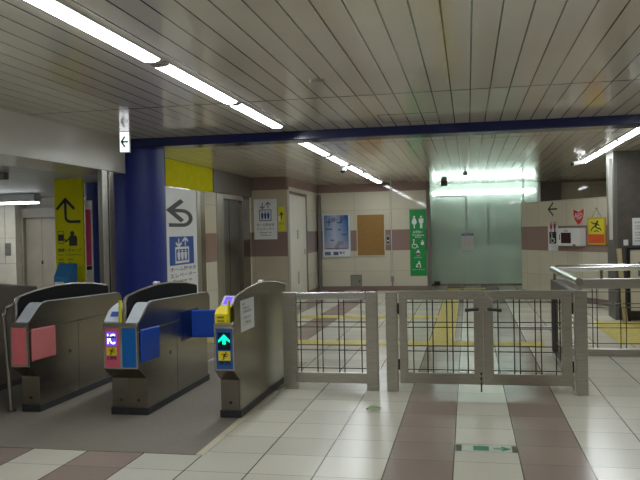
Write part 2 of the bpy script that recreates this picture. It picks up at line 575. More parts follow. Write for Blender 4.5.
# glass front
win = empty('window_1', 'frameless pale green glass front with a glass door', 'glass wall', (0, 19.8, 0))
struct(win)
for x0, x1, z0, z1 in ((-0.95, -0.80, 0.05, ZC), (-0.795, -0.035, 0.07, 2.345), (-0.795, -0.03, 2.355, ZC), (-0.03, 0.52, 0.05, ZC), (0.525, 1.78, 0.05, ZC)):
    MB().box(x0, x1, -0.006, 0.006, z0, z1).build('pane', GLASS, win)
MB().box(-0.95, 1.78, -0.02, 0.02, 0, 0.05).build('sill', STEEL_D, win)
MB().box(-0.80, -0.03, -0.018, 0.018, 2.345, 2.372).box(-0.048, -0.022, -0.018, 0.018, 1.38, 2.345).build('door_frame', mat('white aluminium', (0.72, 0.74, 0.74), 0.3, 0.4), win)
MB().box(0.517, 0.528, -0.012, 0.012, 0.05, ZC).box(-0.80, -0.792, -0.012, 0.012, 0.05, 2.345).box(-0.034, -0.026, -0.012, 0.012, 0.05, 1.38).build('seal', mat('grey seal', (0.22, 0.25, 0.24), 0.6), win)
MB().box(-0.90, -0.74, -0.03, 0.03, 0.02, 0.12).build('floor_hinge', BLACK, win)
MB().box(1.40, 1.43, -0.012, 0.012, 0.05, ZC).box(1.78, 1.82, -0.03, 0.03, 0, ZC).build('side_panel', mat('pale end panel', (0.60, 0.62, 0.58), 0.2), win)

# partition with the AED
pd = Vector((1.41, -2.6)).normalized()
PRZ = math.atan2(pd.y, pd.x)
part = empty('wall_partition', 'low tiled partition carrying the red heart sign', 'partition', (1.17, 17.1, 0), PRZ)
struct(part)
MB().box(0.0, 2.95, 0.0, 0.14, 0.0, 2.04).build('panel', WP, part)
MB().box(0.0, 2.95, -0.012, 0.0, 0.0, 0.11).build('baseboard', BROWNB, part)
MB().box(2.95, 2.99, -0.012, 0.152, 0.0, 2.05).build('edge_post', STEEL_D, part)

# dark stone pillar on the right
pil = empty('pillar', 'dark grey stone pillar carrying the paper notice', 'pillar', (2.30, 12.4, 0))
struct(pil)
MB().box(0.02, 2.2, 0.0, 0.7, 0, ZC).build('stone', DKSTONE, pil)
MB().box(-0.03, 0.02, -0.01, 0.6, 0, ZC).build('edge_post', mat('dark pillar edge', (0.13, 0.12, 0.105), 0.5), pil, bevel=0.004)
tag(MB().box(2.195, 2.245, 12.36, 12.42, 1.27, 2.56).build('cable_duct', mat('pale duct plastic', (0.52, 0.50, 0.45), 0.4), bevel=0.004), 'pale vertical cable duct on the pillar edge', 'cable duct')

# lift on the left
lift = empty('door_2', 'dark steel lift door in a stainless frame', 'door', (-4.5, 12.88, 0), PI / 2)
struct(lift)
MB().box(0.0, 0.38, -0.02, 0.12, 0, 2.25).build('frame_post', STEEL, lift, bevel=0.01)
MB().box(1.58, 2.06, -0.02, 0.12, 0, 2.25).build('frame_post', STEEL_D, lift, bevel=0.01)
MB().box(0.38, 1.58, -0.02, 0.12, 2.16, 2.25).build('frame_head', STEEL, lift, bevel=0.006)
MB().box(0.38, 1.58, 0.08, 0.14, 0.0, 2.16).build('door_leaf', STEEL_DOOR, lift)
MB().box(0.98, 0.985, 0.075, 0.08, 0.0, 2.16).build('door_gap', BLACK, lift)

# cream door in the side wall
d3 = empty('door_3', 'plain cream steel door in the side wall', 'door', (-3.72, 15.30, 0), PI / 2)
struct(d3)
MB().box(0.0, 1.68, 0.01, 0.06, 0.005, 2.32).build('leaf', CREAMP, d3)
MB().box(-0.19, 0.0, -0.012, -0.001, 0, 2.38).build('jamb', mat('grey jamb paint', (0.30, 0.28, 0.25), 0.4), d3)
MB().box(1.68, 1.75, -0.012, 0.10, 0, 2.38).build('jamb', STEEL_D, d3)
MB().box(0.0, 1.68, -0.012, 0.10, 2.32, 2.38).build('head', STEEL_D, d3)
MB().box(1.42, 1.47, -0.02, 0.01, 0.98, 1.10).build('handle', STEEL_B, d3)
MB().box(0.75, 0.85, -0.004, 0.01, 1.35, 1.55).box(0.75, 0.85, -0.004, 0.01, 0.35, 0.62).build('plate', mat('grey beige plate', (0.42, 0.39, 0.32), 0.5), d3)

# ------------------------------------------------------------------ ceiling lights
LGROUP = 'fluorescent strips in the ceiling rows'
def ceiling_light(x, y0, y1, label, emis=EMW, w=0.062, group=LGROUP):
    r = empty('ceiling_light', label, 'ceiling light', (x, (y0 + y1) / 2, ZC), 0, group)
    h = (y1 - y0) / 2
    MB().box(-w - 0.012, w + 0.012, -h, h, -0.012, 0.0).build('housing', mat('white enamel housing', (0.70, 0.71, 0.71), 0.3), r, bevel=0.003)
    prof = [(w * math.cos(a), -0.010 - 0.020 * math.sin(a)) for a in [PI * k / 8 for k in range(9)]]
    MB().prism(prof, -h + 0.03, h - 0.03, 'Y').build('diffuser', emis, r, smooth=True)
    MB().prism([(p[0] * 1.05, p[1] * 1.0 - 0.001) for p in prof], -h, -h + 0.03, 'Y').build('end_cap', STEEL_B, r)
    MB().prism([(p[0] * 1.05, p[1] * 1.0 - 0.001) for p in prof], h - 0.03, h, 'Y').build('end_cap', STEEL_B, r)
    return r
left_row = [(3.20, 4.72, 'long fluorescent strip cut by the top edge, first of the left ceiling row'),
            (4.82, 6.42, 'fluorescent strip in the left row, second before the blue beam'),
            (6.48, 8.07, 'fluorescent strip in the left row ending just before the blue beam'),
            (9.50, 11.22, 'fluorescent strip in the left row just beyond the blue beam'),
            (11.45, 13.0, 'fluorescent strip in the left row, second beyond the blue beam'),
            (13.3, 14.8, 'fluorescent strip in the left row, third beyond the blue beam'),
            (15.1, 16.5, 'fluorescent strip in the left row, second from the far wall'),
            (16.75, 18.25, 'fluorescent strip in the left row nearest the far wall')]
for y0, y1, lb in left_row:
    ceiling_light(-2.03 if y0 < 9 else -2.08, y0 * 0.978, y1 * 0.978, lb)
right_row = [(9.40, 10.82, 'fluorescent strip in the short right row, cut by the picture edge'),
             (10.92, 12.45, 'fluorescent strip in the middle of the short right row'),
             (12.55, 14.45, 'fluorescent strip ending the short right row beside a camera')]
for y0, y1, lb in right_row:
    ceiling_light(2.07, y0 * 0.98, y1 * 0.98, lb)
ceiling_light(3.45, 15.4, 17.0, 'fluorescent strip over the recess behind the dark pillar', group='strips behind the dark pillar')
# both rows run on unseen; left strips added to light the gate fronts
for k in range(4):
    ceiling_light(-2.0, 1.52 - 1.62 * k, 3.04 - 1.62 * k, 'unseen fluorescent strip carrying on the left row, added to light the gate fronts', group='strips over the entrance side')
for k in range(3):
    ceiling_light(2.07, 6.0 - 1.62 * k, 7.52 - 1.62 * k, 'fluorescent strip of the right row over the entrance side', group='strips over the entrance side')
# fitting between first two strips
rl = empty('wall_light', 'long bright strip light above the glass front', 'strip light', (0.27, 20.02, 2.45))
MB().box(-1.20, 1.48, 0.05, 0.12, -0.06, 0.07).build('housing', WPLAST, rl)
MB().box(-1.18, 1.46, -0.02, 0.05, -0.045, 0.045).build('diffuser', mat('room tube light', (0.9, 0.9, 0.9), 0.5, emit=(0.93, 1.0, 0.97), estr=13.0, var=0), rl, bevel=0.01)
MB().box(-1.21, -1.18, -0.02, 0.12, -0.06, 0.07).build('end_cap', WPLAST, rl)
MB().box(1.46, 1.49, -0.02, 0.12, -0.06, 0.07).build('end_cap', WPLAST, rl)
# hall lights on the left; the nearer two are unseen, added for brightness
HALLE = mat('hall tube light', (0.9, 0.9, 0.9), 0.5, emit=(0.90, 0.96, 1.0), estr=9.0, var=0)
for x0, x1, y, lb in ((-11.9, -8.55, 13.6, 'strip light hung before the lift doors in the hall beyond the gates'), (-11.5, -8.5, 9.0, 'unseen strip light behind the beige header, added to brighten the hall'), (-8.6, -5.6, 6.2, 'unseen strip light above the outer gate side, added to brighten the hall')):
    h = empty('hall_light', lb, 'ceiling light', ((x0 + x1) / 2, y, 2.39))
    L2 = (x1 - x0) / 2
    MB().box(-L2, L2, -0.12, 0.12, -0.16, 0.0).build('housing', mat('pale grey housing', (0.62, 0.64, 0.64), 0.3), h)
    MB().box(-L2 + 0.02, L2 - 0.02, -0.10, 0.10, -0.195, -0.17).build('diffuser', HALLE, h)

# ------------------------------------------------------------------ tactile paving
def tactile(x0, x1, y0, y1, lb):
    tag(MB().box(x0, x1, y0, y1, 0.0, 0.006).build('tactile_strip', YTILE), lb, 'tactile paving')
tactile(-4.4, 0.92, 9.62, 9.98, 'nearest yellow tactile strip crossing the floor behind the fence')
tactile(-3.7, -0.53, 12.55, 12.98, 'farther yellow tactile strip crossing towards the side door')
tactile(-0.53, -0.21, 9.98, 18.9, 'yellow tactile strip running away to the glass front')
tactile(-0.21, 0.40, 18.6, 18.9, 'short yellow tactile strip in front of the glass')
tactile(1.85, 3.6, 9.85, 12.15, 'broad yellow tactile area before the dark pillar')

# ------------------------------------------------------------------ ticket gates
# profiles are (y, z); local y=0 is the gate front
SIDE_UP = [(0.0, 0.715), (0.0, 0.785), (0.03, 0.80), (0.17, 0.905), (0.22, 0.93), (0.30, 0.94), (1.62, 0.905), (1.66, 0.895), (1.70, 0.86), (1.70, 0.715)]
SIDE_LO = [(0.14, 0.06), (0.14, 0.31), (0.02, 0.395), (0.0, 0.41), (0.0, 0.709), (1.60, 0.709), (1.60, 0.06)]
FIN = [(0.045, 0.70), (0.045, 0.955), (0.07, 0.99), (0.13, 1.008), (0.35, 1.035), (0.70, 1.058), (1.00, 1.055), (1.40, 1.025), (1.68, 0.985), (1.70, 0.96), (1.70, 0.70)]

def face_panel(root, x0, x1, m, name='front_panel'):
    MB().box(x0, x1, -0.006, 0.0, 0.425, 0.745).build(name, m, root, bevel=0.003)
    MB().box(x0 - 0.012, x0, -0.008, 0.0, 0.413, 0.757).box(x1, x1 + 0.012, -0.008, 0.0, 0.413, 0.757).box(x0, x1, -0.008, 0.0, 0.413, 0.425).box(x0, x1, -0.008, 0.0, 0.745, 0.757).build('panel_frame', STEEL_B, root, bevel=0.002)
def no_entry(root, cx, cz, w):
    s = w / 2
    st = MB().frect(cx - s, cx + s, cz - s * 0.75, cz + s * 0.75, -0.0065).build('sticker', YELLOW_B, root)
    k = MB()
    k.disc(cx + 0.25 * s, cz + 0.5 * s, 0.13 * s, y=-0.0078)
    k.stroke([(cx + 0.15 * s, cz + 0.3 * s), (cx - 0.15 * s, cz - 0.1 * s)], 0.24 * s, -0.0078)
    k.stroke([(cx - 0.15 * s, cz - 0.1 * s), (cx - 0.05 * s, cz - 0.35 * s), (cx - 0.3 * s, cz - 0.62 * s)], 0.14 * s, -0.0078)
    k.stroke([(cx - 0.1 * s, cz - 0.1 * s), (cx + 0.25 * s, cz - 0.05 * s), (cx + 0.5 * s, cz - 0.15 * s)], 0.14 * s, -0.0078)
    k.stroke([(cx - 0.5 * s, cz + 0.2 * s), (cx - 0.15 * s, cz + 0.28 * s), (cx + 0.15 * s, cz + 0.25 * s), (cx + 0.6 * s, cz + 0.2 * s)], 0.12 * s, -0.0078)
    k.build('running_figure', INK, st)
def fin(root, x0, x1, liner_side):
    MB().prism(FIN, x0, x1, 'X').build('fin', STEEL, root, bevel=0.006)
    lp = [(y + (0.03 if y < 0.1 else 0.0), z - 0.012 if z > 0.8 else z) for y, z in FIN]
    lp = [(min(y, 1.69), z) for y, z in lp]
    if liner_side > 0:
        MB().prism(lp, x1, x1 + 0.004, 'X').build('dark_liner', LINER, root)
    else:
        MB().prism(lp, x0 - 0.004, x0, 'X').build('dark_liner', LINER, root)
def exit_half(root, x0, x1, pad, padside, name_pad):
    """half with the sloped silver front deck; x0 is the fin side, x1 the passage side"""
    fin(root, x0, x0 + 0.022, +1)
    MB().prism(SIDE_UP, x1 - 0.012, x1, 'X').build('side_panel', STEEL_D, root, bevel=0.003)
    MB().prism(SIDE_LO, x0, x1, 'X').build('body', STEEL_D, root, bevel=0.004)
    a, b = x0 + 0.026, x1 - 0.012
    MB().box(x0, x1 - 0.012, 0.0, 1.69, 0.709, 0.785).build('top_frame', STEEL, root, bevel=0.004)
    MB().prism([(0.01, 0.787), (0.03, 0.80), (0.17, 0.908), (0.22, 0.932), (0.26, 0.934), (0.26, 0.786)], a + 0.012, b, 'X').build('sloped_deck', SILVER, root, bevel=0.003)
    MB().prism([(0.26, 0.786), (0.26, 0.90), (1.62, 0.865), (1.69, 0.80), (1.69, 0.786)], a, b - 0.012, 'X').build('recessed_deck', LINER, root)
    MB().prism([(0.26, 0.90), (0.26, 0.9385), (0.30, 0.943), (1.62, 0.908), (1.69, 0.866), (1.69, 0.83), (1.62, 0.87)], b - 0.016, b, 'X').build('rim', SILVER, root)
    face_panel(root, x0 + 0.014, x1 - 0.022, pad)
    p = MB()
    p.add([(x1, 0.03, 0.452), (x1 + 0.012, 0.04, 0.460), (x1 + 0.012, 0.04, 0.722), (x1, 0.03, 0.730),
           (x1, 0.40, 0.445), (x1 + 0.012, 0.39, 0.452), (x1 + 0.012, 0.39, 0.712), (x1, 0.40, 0.720)],
          [(0, 1, 2, 3), (4, 7, 6, 5), (1, 5, 6, 2), (3, 2, 6, 7), (0, 4, 5, 1), (0, 3, 7, 4)])
    p.build(name_pad, padside, root, bevel=0.004)
    MB().box(x0 + 0.004, x1 + 0.012, 0.125, 1.615, 0.004, 0.065).build('kick_plate', PLINTH, root, bevel=0.004)
    bl = MB()
    for xx in (x0 + 0.06,):
        bl.prism([(0.012 * math.cos(2 * PI * k / 12) + (x0 + x1) / 2, 0.012 * math.sin(2 * PI * k / 12) + 0.125) for k in range(12)], 0.134, 0.14, 'Y')
    bl.build('lock', BLACK, root)
    MB().box(x1, x1 + 0.002, 0.63, 0.66, 0.43, 0.46).build('sensor_window', DARK, root)
    MB().box(x1, x1 + 0.001, 0.80, 0.804, 0.065, 0.709).build('side_seam', BLACK, root)
def entry_half(root, x0, x1, pad, reader, tall_side):
    """half with the card reader; x0 passage side, x1 fin side"""
    if tall_side:
        prof = [(0.14, 0.06), (0.14, 0.31), (0.02, 0.395), (0.0, 0.41), (0.0, 0.76), (0.035, 0.80)] + FIN[1:-1] + [(1.70, 0.72), (1.60, 0.60), (1.60, 0.06)]
        MB().prism(prof, x1 - 0.016, x1, 'X').build('fin', STEEL_D, root, bevel=0.006)
        MB().prism([(y + (0.03 if y < 0.1 else 0), z - 0.012) for y, z in FIN[1:-1]] + [(1.69, 0.79), (0.08, 0.79)], x1 - 0.020, x1 - 0.016, 'X').build('dark_liner', LINER, root)
        xb = x1 - 0.016
    else:
        xb = x1
    MB().prism(SIDE_LO, x0, xb, 'X').build('body', STEEL_D, root, bevel=0.004)
    MB().box(x0, xb, 0.0, 1.69, 0.709, 0.785).build('top_frame', STEEL, root, bevel=0.004)
    xs = xb - (0.022 if tall_side else 0.0)
    MB().prism([(0.26, 0.785), (0.26, 0.93), (1.62, 0.905), (1.69, 0.86), (1.69, 0.785)], x0, xs - 0.004, 'X').build('deck', DARK, root)
    if reader == 'yellow':
        MB().prism([(0.008, 0.787), (0.008, 0.862), (0.05, 0.895), (0.13, 0.912), (0.20, 0.93), (0.255, 0.93), (0.255, 0.787)], x0 + 0.006, xs - 0.018, 'X').build('card_reader', YELLOW_B, root, bevel=0.006)
        MB().prism([(0.14, 0.917), (0.25, 0.985), (0.255, 0.985), (0.255, 0.93), (0.20, 0.93)], x0 + 0.012, xs - 0.020, 'X').build('display_hood', SILVER, root)
        sc = MB()
        sc.add([(x0 + 0.03, 0.150, 0.9245), (xs - 0.04, 0.150, 0.9245), (xs - 0.04, 0.235, 0.977), (x0 + 0.03, 0.235, 0.977)], [(0, 1, 2, 3)])
        sc.build('fare_display', mat('violet lit display', (0.05, 0.02, 0.3), 0.3, emit=(0.13, 0.06, 0.85), estr=0.9), root)
        MB().box(x0 + 0.03, xs - 0.045, 0.004, 0.007, 0.80, 0.812).box(x0 + 0.03, xs - 0.045, 0.004, 0.007, 0.828, 0.842).build('marking', mat('brown marking', (0.30, 0.22, 0.02), 0.5), root)
    else:
        MB().prism([(0.010, 0.787), (0.010, 0.80), (0.09, 0.875), (0.16, 0.905), (0.255, 0.93), (0.255, 0.787)], x0 + 0.006, xs - 0.022, 'X').build('card_reader', mat('pale reader plastic', (0.66, 0.70, 0.76), 0.35), root, bevel=0.006)
        sc = MB()
        sc.add([(x0 + 0.045, 0.045, 0.8345), (xs - 0.045, 0.045, 0.8345), (xs - 0.045, 0.085, 0.872), (x0 + 0.045, 0.085, 0.872)], [(0, 1, 2, 3)])
        sc.build('fare_display', mat('blue reader mark', (0.05, 0.12, 0.45), 0.3), root)
    MB().box(xs - 0.018 if tall_side else x1 - 0.020, xs - 0.002 if tall_side else x1 - 0.002, 0.012, 0.044, 0.787, 0.97).build('yellow_edge', mat('edge tape yellow', (0.62, 0.58, 0.02), 0.4), root, bevel=0.003)
    face_panel(root, x0 + 0.020, x1 - 0.014 if tall_side else x1 - 0.008, pad)
    MB().box(x0 - 0.006, x1 + (0.006 if tall_side else 0.0), 0.125, 1.615, 0.004, 0.065).build('kick_plate', PLINTH, root, bevel=0.004)
    MB().prism([(0.012 * math.cos(2 * PI * k / 12) + (x0 + x1) / 2, 0.012 * math.sin(2 * PI * k / 12) + 0.125) for k in range(12)], 0.134, 0.14, 'Y').build('lock', BLACK, root)
def flap(root, pts, name='flap'):
    MB().prism(pts, 0.50, 0.765, 'Z').build(name, FLAPBLUE, root, bevel=0.012)

GY = 5.60
gA = empty('ticket_gate', 'steel ticket gate with a pink front panel and pink side pad', 'ticket gate', (-3.715, GY, 0), 0, 'ticket gates in the row')
exit_half(gA, -0.085, 0.085, PINK, PINK_P, 'side_pad')
gB = empty('ticket_gate', 'double ticket gate with lit IC display beside a blue front panel', 'ticket gate', (-2.80, GY, 0), 0, 'ticket gates in the row')
entry_half(gB, -0.158, -0.0, mat('gate panel violet pink', (0.72, 0.13, 0.22), 0.4), 'white', False)
exit_half(gB, 0.0, 0.158, PADBLUE, FLAPBLUE, 'side_pad')
MB().box(0.158, 0.160, 0.90, 1.36, 0.50, 0.775).build('flap_recess', mat('dark blue recess', (0.006, 0.016, 0.07), 0.3), gB)
flap(gB, [(0.150, 1.17), (0.150, 1.205), (0.415, 1.235), (0.415, 1.20)])
pnl = MB().frect(-0.124, -0.034, 0.60, 0.715, -0.0065).build('display', mat('violet display', (0.05, 0.03, 0.30), 0.3, emit=(0.14, 0.08, 0.75), estr=0.55), gB)
text('IC', -0.114, -0.044, 0.615, 0.70, mat('lit white letters', (0.9, 0.9, 0.95), 0.4, emit=(0.85, 0.88, 1.0), estr=1.3), pnl, -0.0078)
MB().frect(-0.120, -0.038, 0.664, 0.680, -0.0095).build('band', mat('dark violet band', (0.01, 0.01, 0.09), 0.4), pnl)
no_entry(gB, -0.079, 0.555, 0.092)
text('IC専用', -0.120, -0.038, 0.484, 0.517, INK, gB, -0.0065, name='caption')
gC = empty('ticket_gate', 'ticket gate with green arrow display and yellow card reader beside the fence', 'ticket gate', (-1.915, GY, 0), 0, 'ticket gates in the row')
entry_half(gC, -0.085, 0.085, mat('gate panel mid blue', (0.02, 0.10, 0.34), 0.4), 'yellow', True)
flap(gC, [(-0.085, 1.19), (-0.085, 1.225), (-0.44, 1.235), (-0.44, 1.20)])
dp = MB().frect(-0.050, 0.055, 0.578, 0.715, -0.0065).build('display', mat('unlit display', (0.004, 0.012, 0.03), 0.2), gC)
ar = MB()
ar.flat([(0.0025, 0.702), (-0.045, 0.655), (-0.045, 0.635), (-0.012, 0.660), (-0.012, 0.622), (0.017, 0.622), (0.017, 0.660), (0.050, 0.635), (0.050, 0.655)], -0.0078)
ar.build('green_arrow', mat('lit green', (0.0, 0.5, 0.25), 0.4, emit=(0.0, 0.95, 0.42), estr=1.0), dp)
no_entry(gC, 0.003, 0.530, 0.100)
text('専用', -0.045, 0.050, 0.456, 0.489, INK, gC, -0.0065, name='caption')
nt_ = empty('paper_notice', 'white paper notice taped on the fence side of the ticket gate', 'notice', (-1.829, GY + 0.175, 0.69), PI / 2)
MB().box(0, 0.385, -0.0012, 0.0, 0.0, 0.26).build('sheet', PAPER, nt_)
for z, x0, x1, m_ in ((0.222, 0.04, 0.13, INKG), (0.190, 0.06, 0.22, INK), (0.158, 0.05, 0.31, INKG), (0.110, 0.06, 0.30, INK)):
    text({0.222: 'お願い', 0.190: '改札口', 0.158: 'ご利用のお客様へ', 0.110: 'ご注意ください'}[z], x0, x1, z - 0.010, z + 0.012, m_, nt_, -0.0014)
text('ご案内', 0.07, 0.28, 0.045, 0.080, mat('olive ink', (0.33, 0.33, 0.03), 0.5), nt_, -0.0014)

# fence-side end at the far left: dark cabinet and its rail
lc = empty('ticket_gate', 'dark gate end cut by the left edge of the picture', 'ticket gate', (-4.66, GY, 0), 0, 'ticket gates in the row')
MB().prism([(0.0, 0.0), (0.0, 0.98), (0.06, 1.06), (0.9, 1.06), (1.6, 0.98), (1.6, 0.0)], -0.10, 0.115, 'X').build('body', mat('dark brown steel', (0.15, 0.125, 0.11), 0.4, 0.7), lc, bevel=0.015)
MB().box(-0.11, 0.125, -0.01, 1.61, 0.004, 0.06).build('kick_plate', PLINTH, lc)
lr = empty('grab_rail', 'bent steel pipe rail left of the pink gate', 'rail', (-3.93, 5.70, 0))
MB().tube([(0.03, 0.03, 0.0), (0.01, 0.02, 0.5), (0.0, 0.0, 0.84), (0.02, 0.02, 0.90), (0.06, 0.08, 0.935), (0.10, 0.3, 0.95)], 0.016, 12).build('pipe', STEEL, lr, smooth=True)
MB().lathe([(0.04, 0.0), (0.04, 0.012)], 0.03, 0.03, 20).build('flange', STEEL_D, lr, smooth=True)

# little white lamp heads on top of the gate fins
for x, y, z, lb in ((-2.80, 6.32, 1.057, 'small white lamp knob on the fin of the double gate'), (-1.838, 6.42, 1.057, 'small white lamp knob on the ridge of the gate beside the fence')):
    k = MB()
    k.prism([(-0.035, 0.0), (-0.028, 0.016), (0.0, 0.022), (0.05, 0.018), (0.06, 0.0)], -0.018, 0.018, 'X')
    tag(k.build('gate_lamp', WPLAST, bevel=0.004, loc=(x, y, z)), lb, 'lamp')

# ------------------------------------------------------------------ fence and gate leaves
FY = 6.90
def rods(root, xs, zs, x0, x1, z0, z1, y=0.0):
    for x in xs:
        MB().tube([(x, y - 0.006, z0), (x, y - 0.006, z1)], 0.0052, 8).build('upright_rod', ROD, root, smooth=True)
    for z in zs:
        MB().tube([(x0, y + 0.006, z), (x1, y + 0.006, z)], 0.0045, 8).build('cross_rod', ROD, root, smooth=True)
ZS = [0.825, 0.64, 0.592, 0.42, 0.372, 0.20]
fence = empty('fence_panel', 'low steel fence panel with dark rods next to the ticket gate', 'fence', (0, FY, 0))
MB().box(-1.755, -1.625, -0.04, 0.04, 0, 0.925).build('post', STEEL_F, fence, bevel=0.004)
MB().box(-0.955, -0.845, -0.04, 0.04, 0, 0.925).build('post', STEEL_F, fence, bevel=0.004)
MB().box(-1.625, -0.955, -0.035, 0.035, 0.855, 0.923).build('top_rail', STEEL_B, fence, bevel=0.004)
MB().box(-1.625, -0.955, -0.03, 0.03, 0.065, 0.162).build('bottom_rail', STEEL_F, fence, bevel=0.004)
rods(fence, [-1.585, -1.425, -1.375, -1.215, -1.165, -1.00], ZS, -1.625, -0.955, 0.162, 0.855)

gate_post = tag(MB().box(-0.765, -0.660, -0.045, 0.045, 0, 0.925).build('gate_post', STEEL_F, bevel=0.004, loc=(0, FY, 0)), 'plain steel post between the fence panel and the double gate', 'post')

def leaf(x0, x1, hinge_left, lb):
    g = empty('gate_leaf', lb, 'gate', (0, FY, 0), 0, 'leaves of the double gate')
    t = 0.030
    w0, w1 = (0.072, 0.085) if hinge_left else (0.085, 0.085)
    xa, xb = x0 + w0, x1 - w1
    zt, zb, za, zc = 0.930, 0.075, 0.172, 0.852
    # mitred frame: four trapezoid bars
    MB().prism([(x0, zb), (xa, za), (xa, zc), (x0, zt)], -t, t, 'Y').build('stile', STEEL_F, g, bevel=0.003)
    MB().prism([(x1, zb), (xb, za), (xb, zc), (x1, zt)], -t, t, 'Y').build('stile', STEEL_F, g, bevel=0.003)
    MB().prism([(x0, zt), (xa, zc), (xb, zc), (x1, zt)], -t, t, 'Y').build('top_rail', STEEL_F, g, bevel=0.003)
    MB().prism([(x0, zb), (xa, za), (xb, za), (x1, zb)], -t, t, 'Y').build('bottom_rail', STEEL_F, g, bevel=0.003)
    if hinge_left:
        xs = [xa + 0.055, xa + 0.185, xa + 0.235, xa + 0.365, xa + 0.415, xb - 0.055]
    else:
        xs = [xa + 0.045, xa + 0.185, xa + 0.235, xa + 0.370, xa + 0.420, xb - 0.050]
    rods(g, xs, ZS, xa, xb, za, zc)
    # lever handle on the meeting stile
    hx = (x1 - 0.045) if hinge_left else (x0 + 0.045)
    s = -1 if hinge_left else 1
    h = MB()
    h.tube([(hx, -t, 0.765), (hx, -t - 0.012, 0.765)], 0.026, 16)
    ho = h.build('handle_rose', STEEL_B, g, smooth=True)
    MB().tube([(hx, -t - 0.012, 0.765), (hx, -t - 0.045, 0.765), (hx + s * 0.03, -t - 0.05, 0.766), (hx + s * 0.115, -t - 0.05, 0.760)], [0.012, 0.012, 0.0135, 0.016], 12).build('lever', DARK, ho, smooth=True)
    hg = x0 - 0.006 if hinge_left else x1 + 0.006
    for z in (0.20, 0.72):
        MB().tube([(hg, -0.02, z), (hg, -0.02, z + 0.10)], 0.010, 10).build('hinge', BLACK, g, smooth=True)
    return g
g1 = leaf(-0.642, 0.1205, True, 'gate leaf with lever handle hinged on the post beside the fence')
g2 = leaf(0.1225, 0.890, False, 'gate leaf with lever handle hinged on the handrail post')
bt = MB().tube([(0.095, -0.042, 0.012), (0.095, -0.042, 0.19)], 0.0075, 10)
bo = bt.build('drop_bolt', DARK, g1, smooth=True)
MB().box(0.080, 0.110, -0.050, -0.030, 0.10, 0.115).box(0.080, 0.110, -0.050, -0.030, 0.15, 0.165).build('bolt_bracket', STEEL_F, bo)

# returning handrail
hp = empty('handrail', 'steel railing with round handrail running away from the gate post', 'railing', (0.96, FY, 0))
MB().box(-0.045, 0.060, -0.045, 0.045, 0, 0.93).build('post', STEEL, hp, bevel=0.004)
MB().box(-0.035, 0.035, 0.045, 2.0, 0.765, 0.895).build('board', mat('dark board steel', (0.13, 0.125, 0.12), 0.35, 0.8), hp, bevel=0.004)
MB().tube([(0.0, -0.02, 1.005), (0.0, 2.08, 1.005)], 0.036, 16).build('handrail_tube', STEEL_B, hp, smooth=True)
MB().tube([(0.0, 0.03, 0.93), (0.0, 0.03, 0.98)], 0.03, 12).build('stanchion', STEEL, hp, smooth=True)
MB().tube([(0.0, 1.9, 0.89), (0.0, 1.9, 0.99)], 0.015, 12).build('stanchion', STEEL_D, hp, smooth=True)
MB().box(-0.035, 0.035, 0.045, 2.0, 0.0, 0.08).build('bottom_rail', STEEL_D, hp, bevel=0.004)
MB().box(-0.035, 0.035, 1.94, 2.0, 0.08, 0.765).build('post', mat('dark post steel', (0.10, 0.095, 0.09), 0.4, 0.7), hp, bevel=0.004)
for y in (0.16, 0.21, 0.60, 0.65, 1.05, 1.10, 1.5, 1.55):
    MB().tube([(0.006, y, 0.08), (0.006, y, 0.765)], 0.0052, 8).build('upright_rod', ROD, hp, smooth=True)
for z in ZS[1:] + [0.735]:
    MB().tube([(-0.006, 0.045, z), (-0.006, 1.94, z)], 0.0048, 8).build('cross_rod', STEEL_B, hp, smooth=True)

rr = empty('handrail', 'steel railing with round handrail crossing before the dark pillar', 'railing', (1.0, 9.0, 0))
MB().tube([(0.0, 0.0, 1.015), (2.7, 0.0, 1.02)], 0.038, 16).build('handrail_tube', STEEL_B, rr, smooth=True)
MB().box(0.0, 2.7, -0.03, 0.03, 0.775, 0.890).build('board', STEEL, rr, bevel=0.004)
MB().box(0.0, 2.7, -0.05, 0.05, 0.0, 0.085).build('bottom_rail', STEEL, rr, bevel=0.006)
for x in (0.50, 2.60):
    MB().tube([(x, 0, 0.89), (x, 0, 0.99)], 0.016, 12).build('stanchion', STEEL_D, rr, smooth=True)
MB().box(2.55, 2.63, -0.03, 0.03, 0.085, 0.775).build('post', STEEL_D, rr)
rods(rr, [0.055 + 0.34, 0.445, 0.70, 0.76, 1.02, 1.08, 1.35, 1.41, 1.68, 1.74, 2.0, 2.06, 2.35, 2.41], [0.735, 0.60, 0.555, 0.37, 0.32, 0.14], 0.0, 2.55, 0.085, 0.775)

# ------------------------------------------------------------------ signs
# yellow strip on the pillar of the left hall
yp = empty('information_pillar', 'yellow sign pillar with a black turning arrow beyond the gates', 'sign', (-6.07, 10.5, 0))
MB().box(-0.235, 0.235, 0.0, 0.05, 0, 2.40).build('pillar_body', YELLOW, yp)
a = MB()
path = [(0.20, 1.735)] + arc(0.03, 1.815, 0.08, 270, 180, 8) + [(-0.05, 2.06)]
a.stroke(path, 0.042)
a.stroke([(-0.20, 1.93), (-0.05, 2.085), (0.10, 1.93)], 0.042)
a.build('arrow', INK, yp)
pp = MB()
pp.disc(0.055, 1.555, 0.036)
pp.flat([(0.0, 1.50), (0.03, 1.525), (0.11, 1.525), (0.135, 1.49), (0.135, 1.36), (0.0, 1.36)])
pp.stroke([(0.02, 1.49), (-0.055, 1.43), (-0.075, 1.47)], 0.022)
pp.stroke([(-0.185, 1.59), (-0.185, 1.40), (-0.09, 1.40), (-0.09, 1.59)], 0.008, closed=True)
pp.frect(-0.18, -0.095, 1.44, 1.54)
pp.build('pictogram', INK, yp)
text('精算・チャージ', -0.19, 0.20, 1.265, 1.325, INK, yp)
text('Fare Adjustment', -0.19, 0.20, 1.205, 1.235, INK, yp)
text('정산・충전', -0.19, 0.06, 1.135, 1.165, INK, yp)
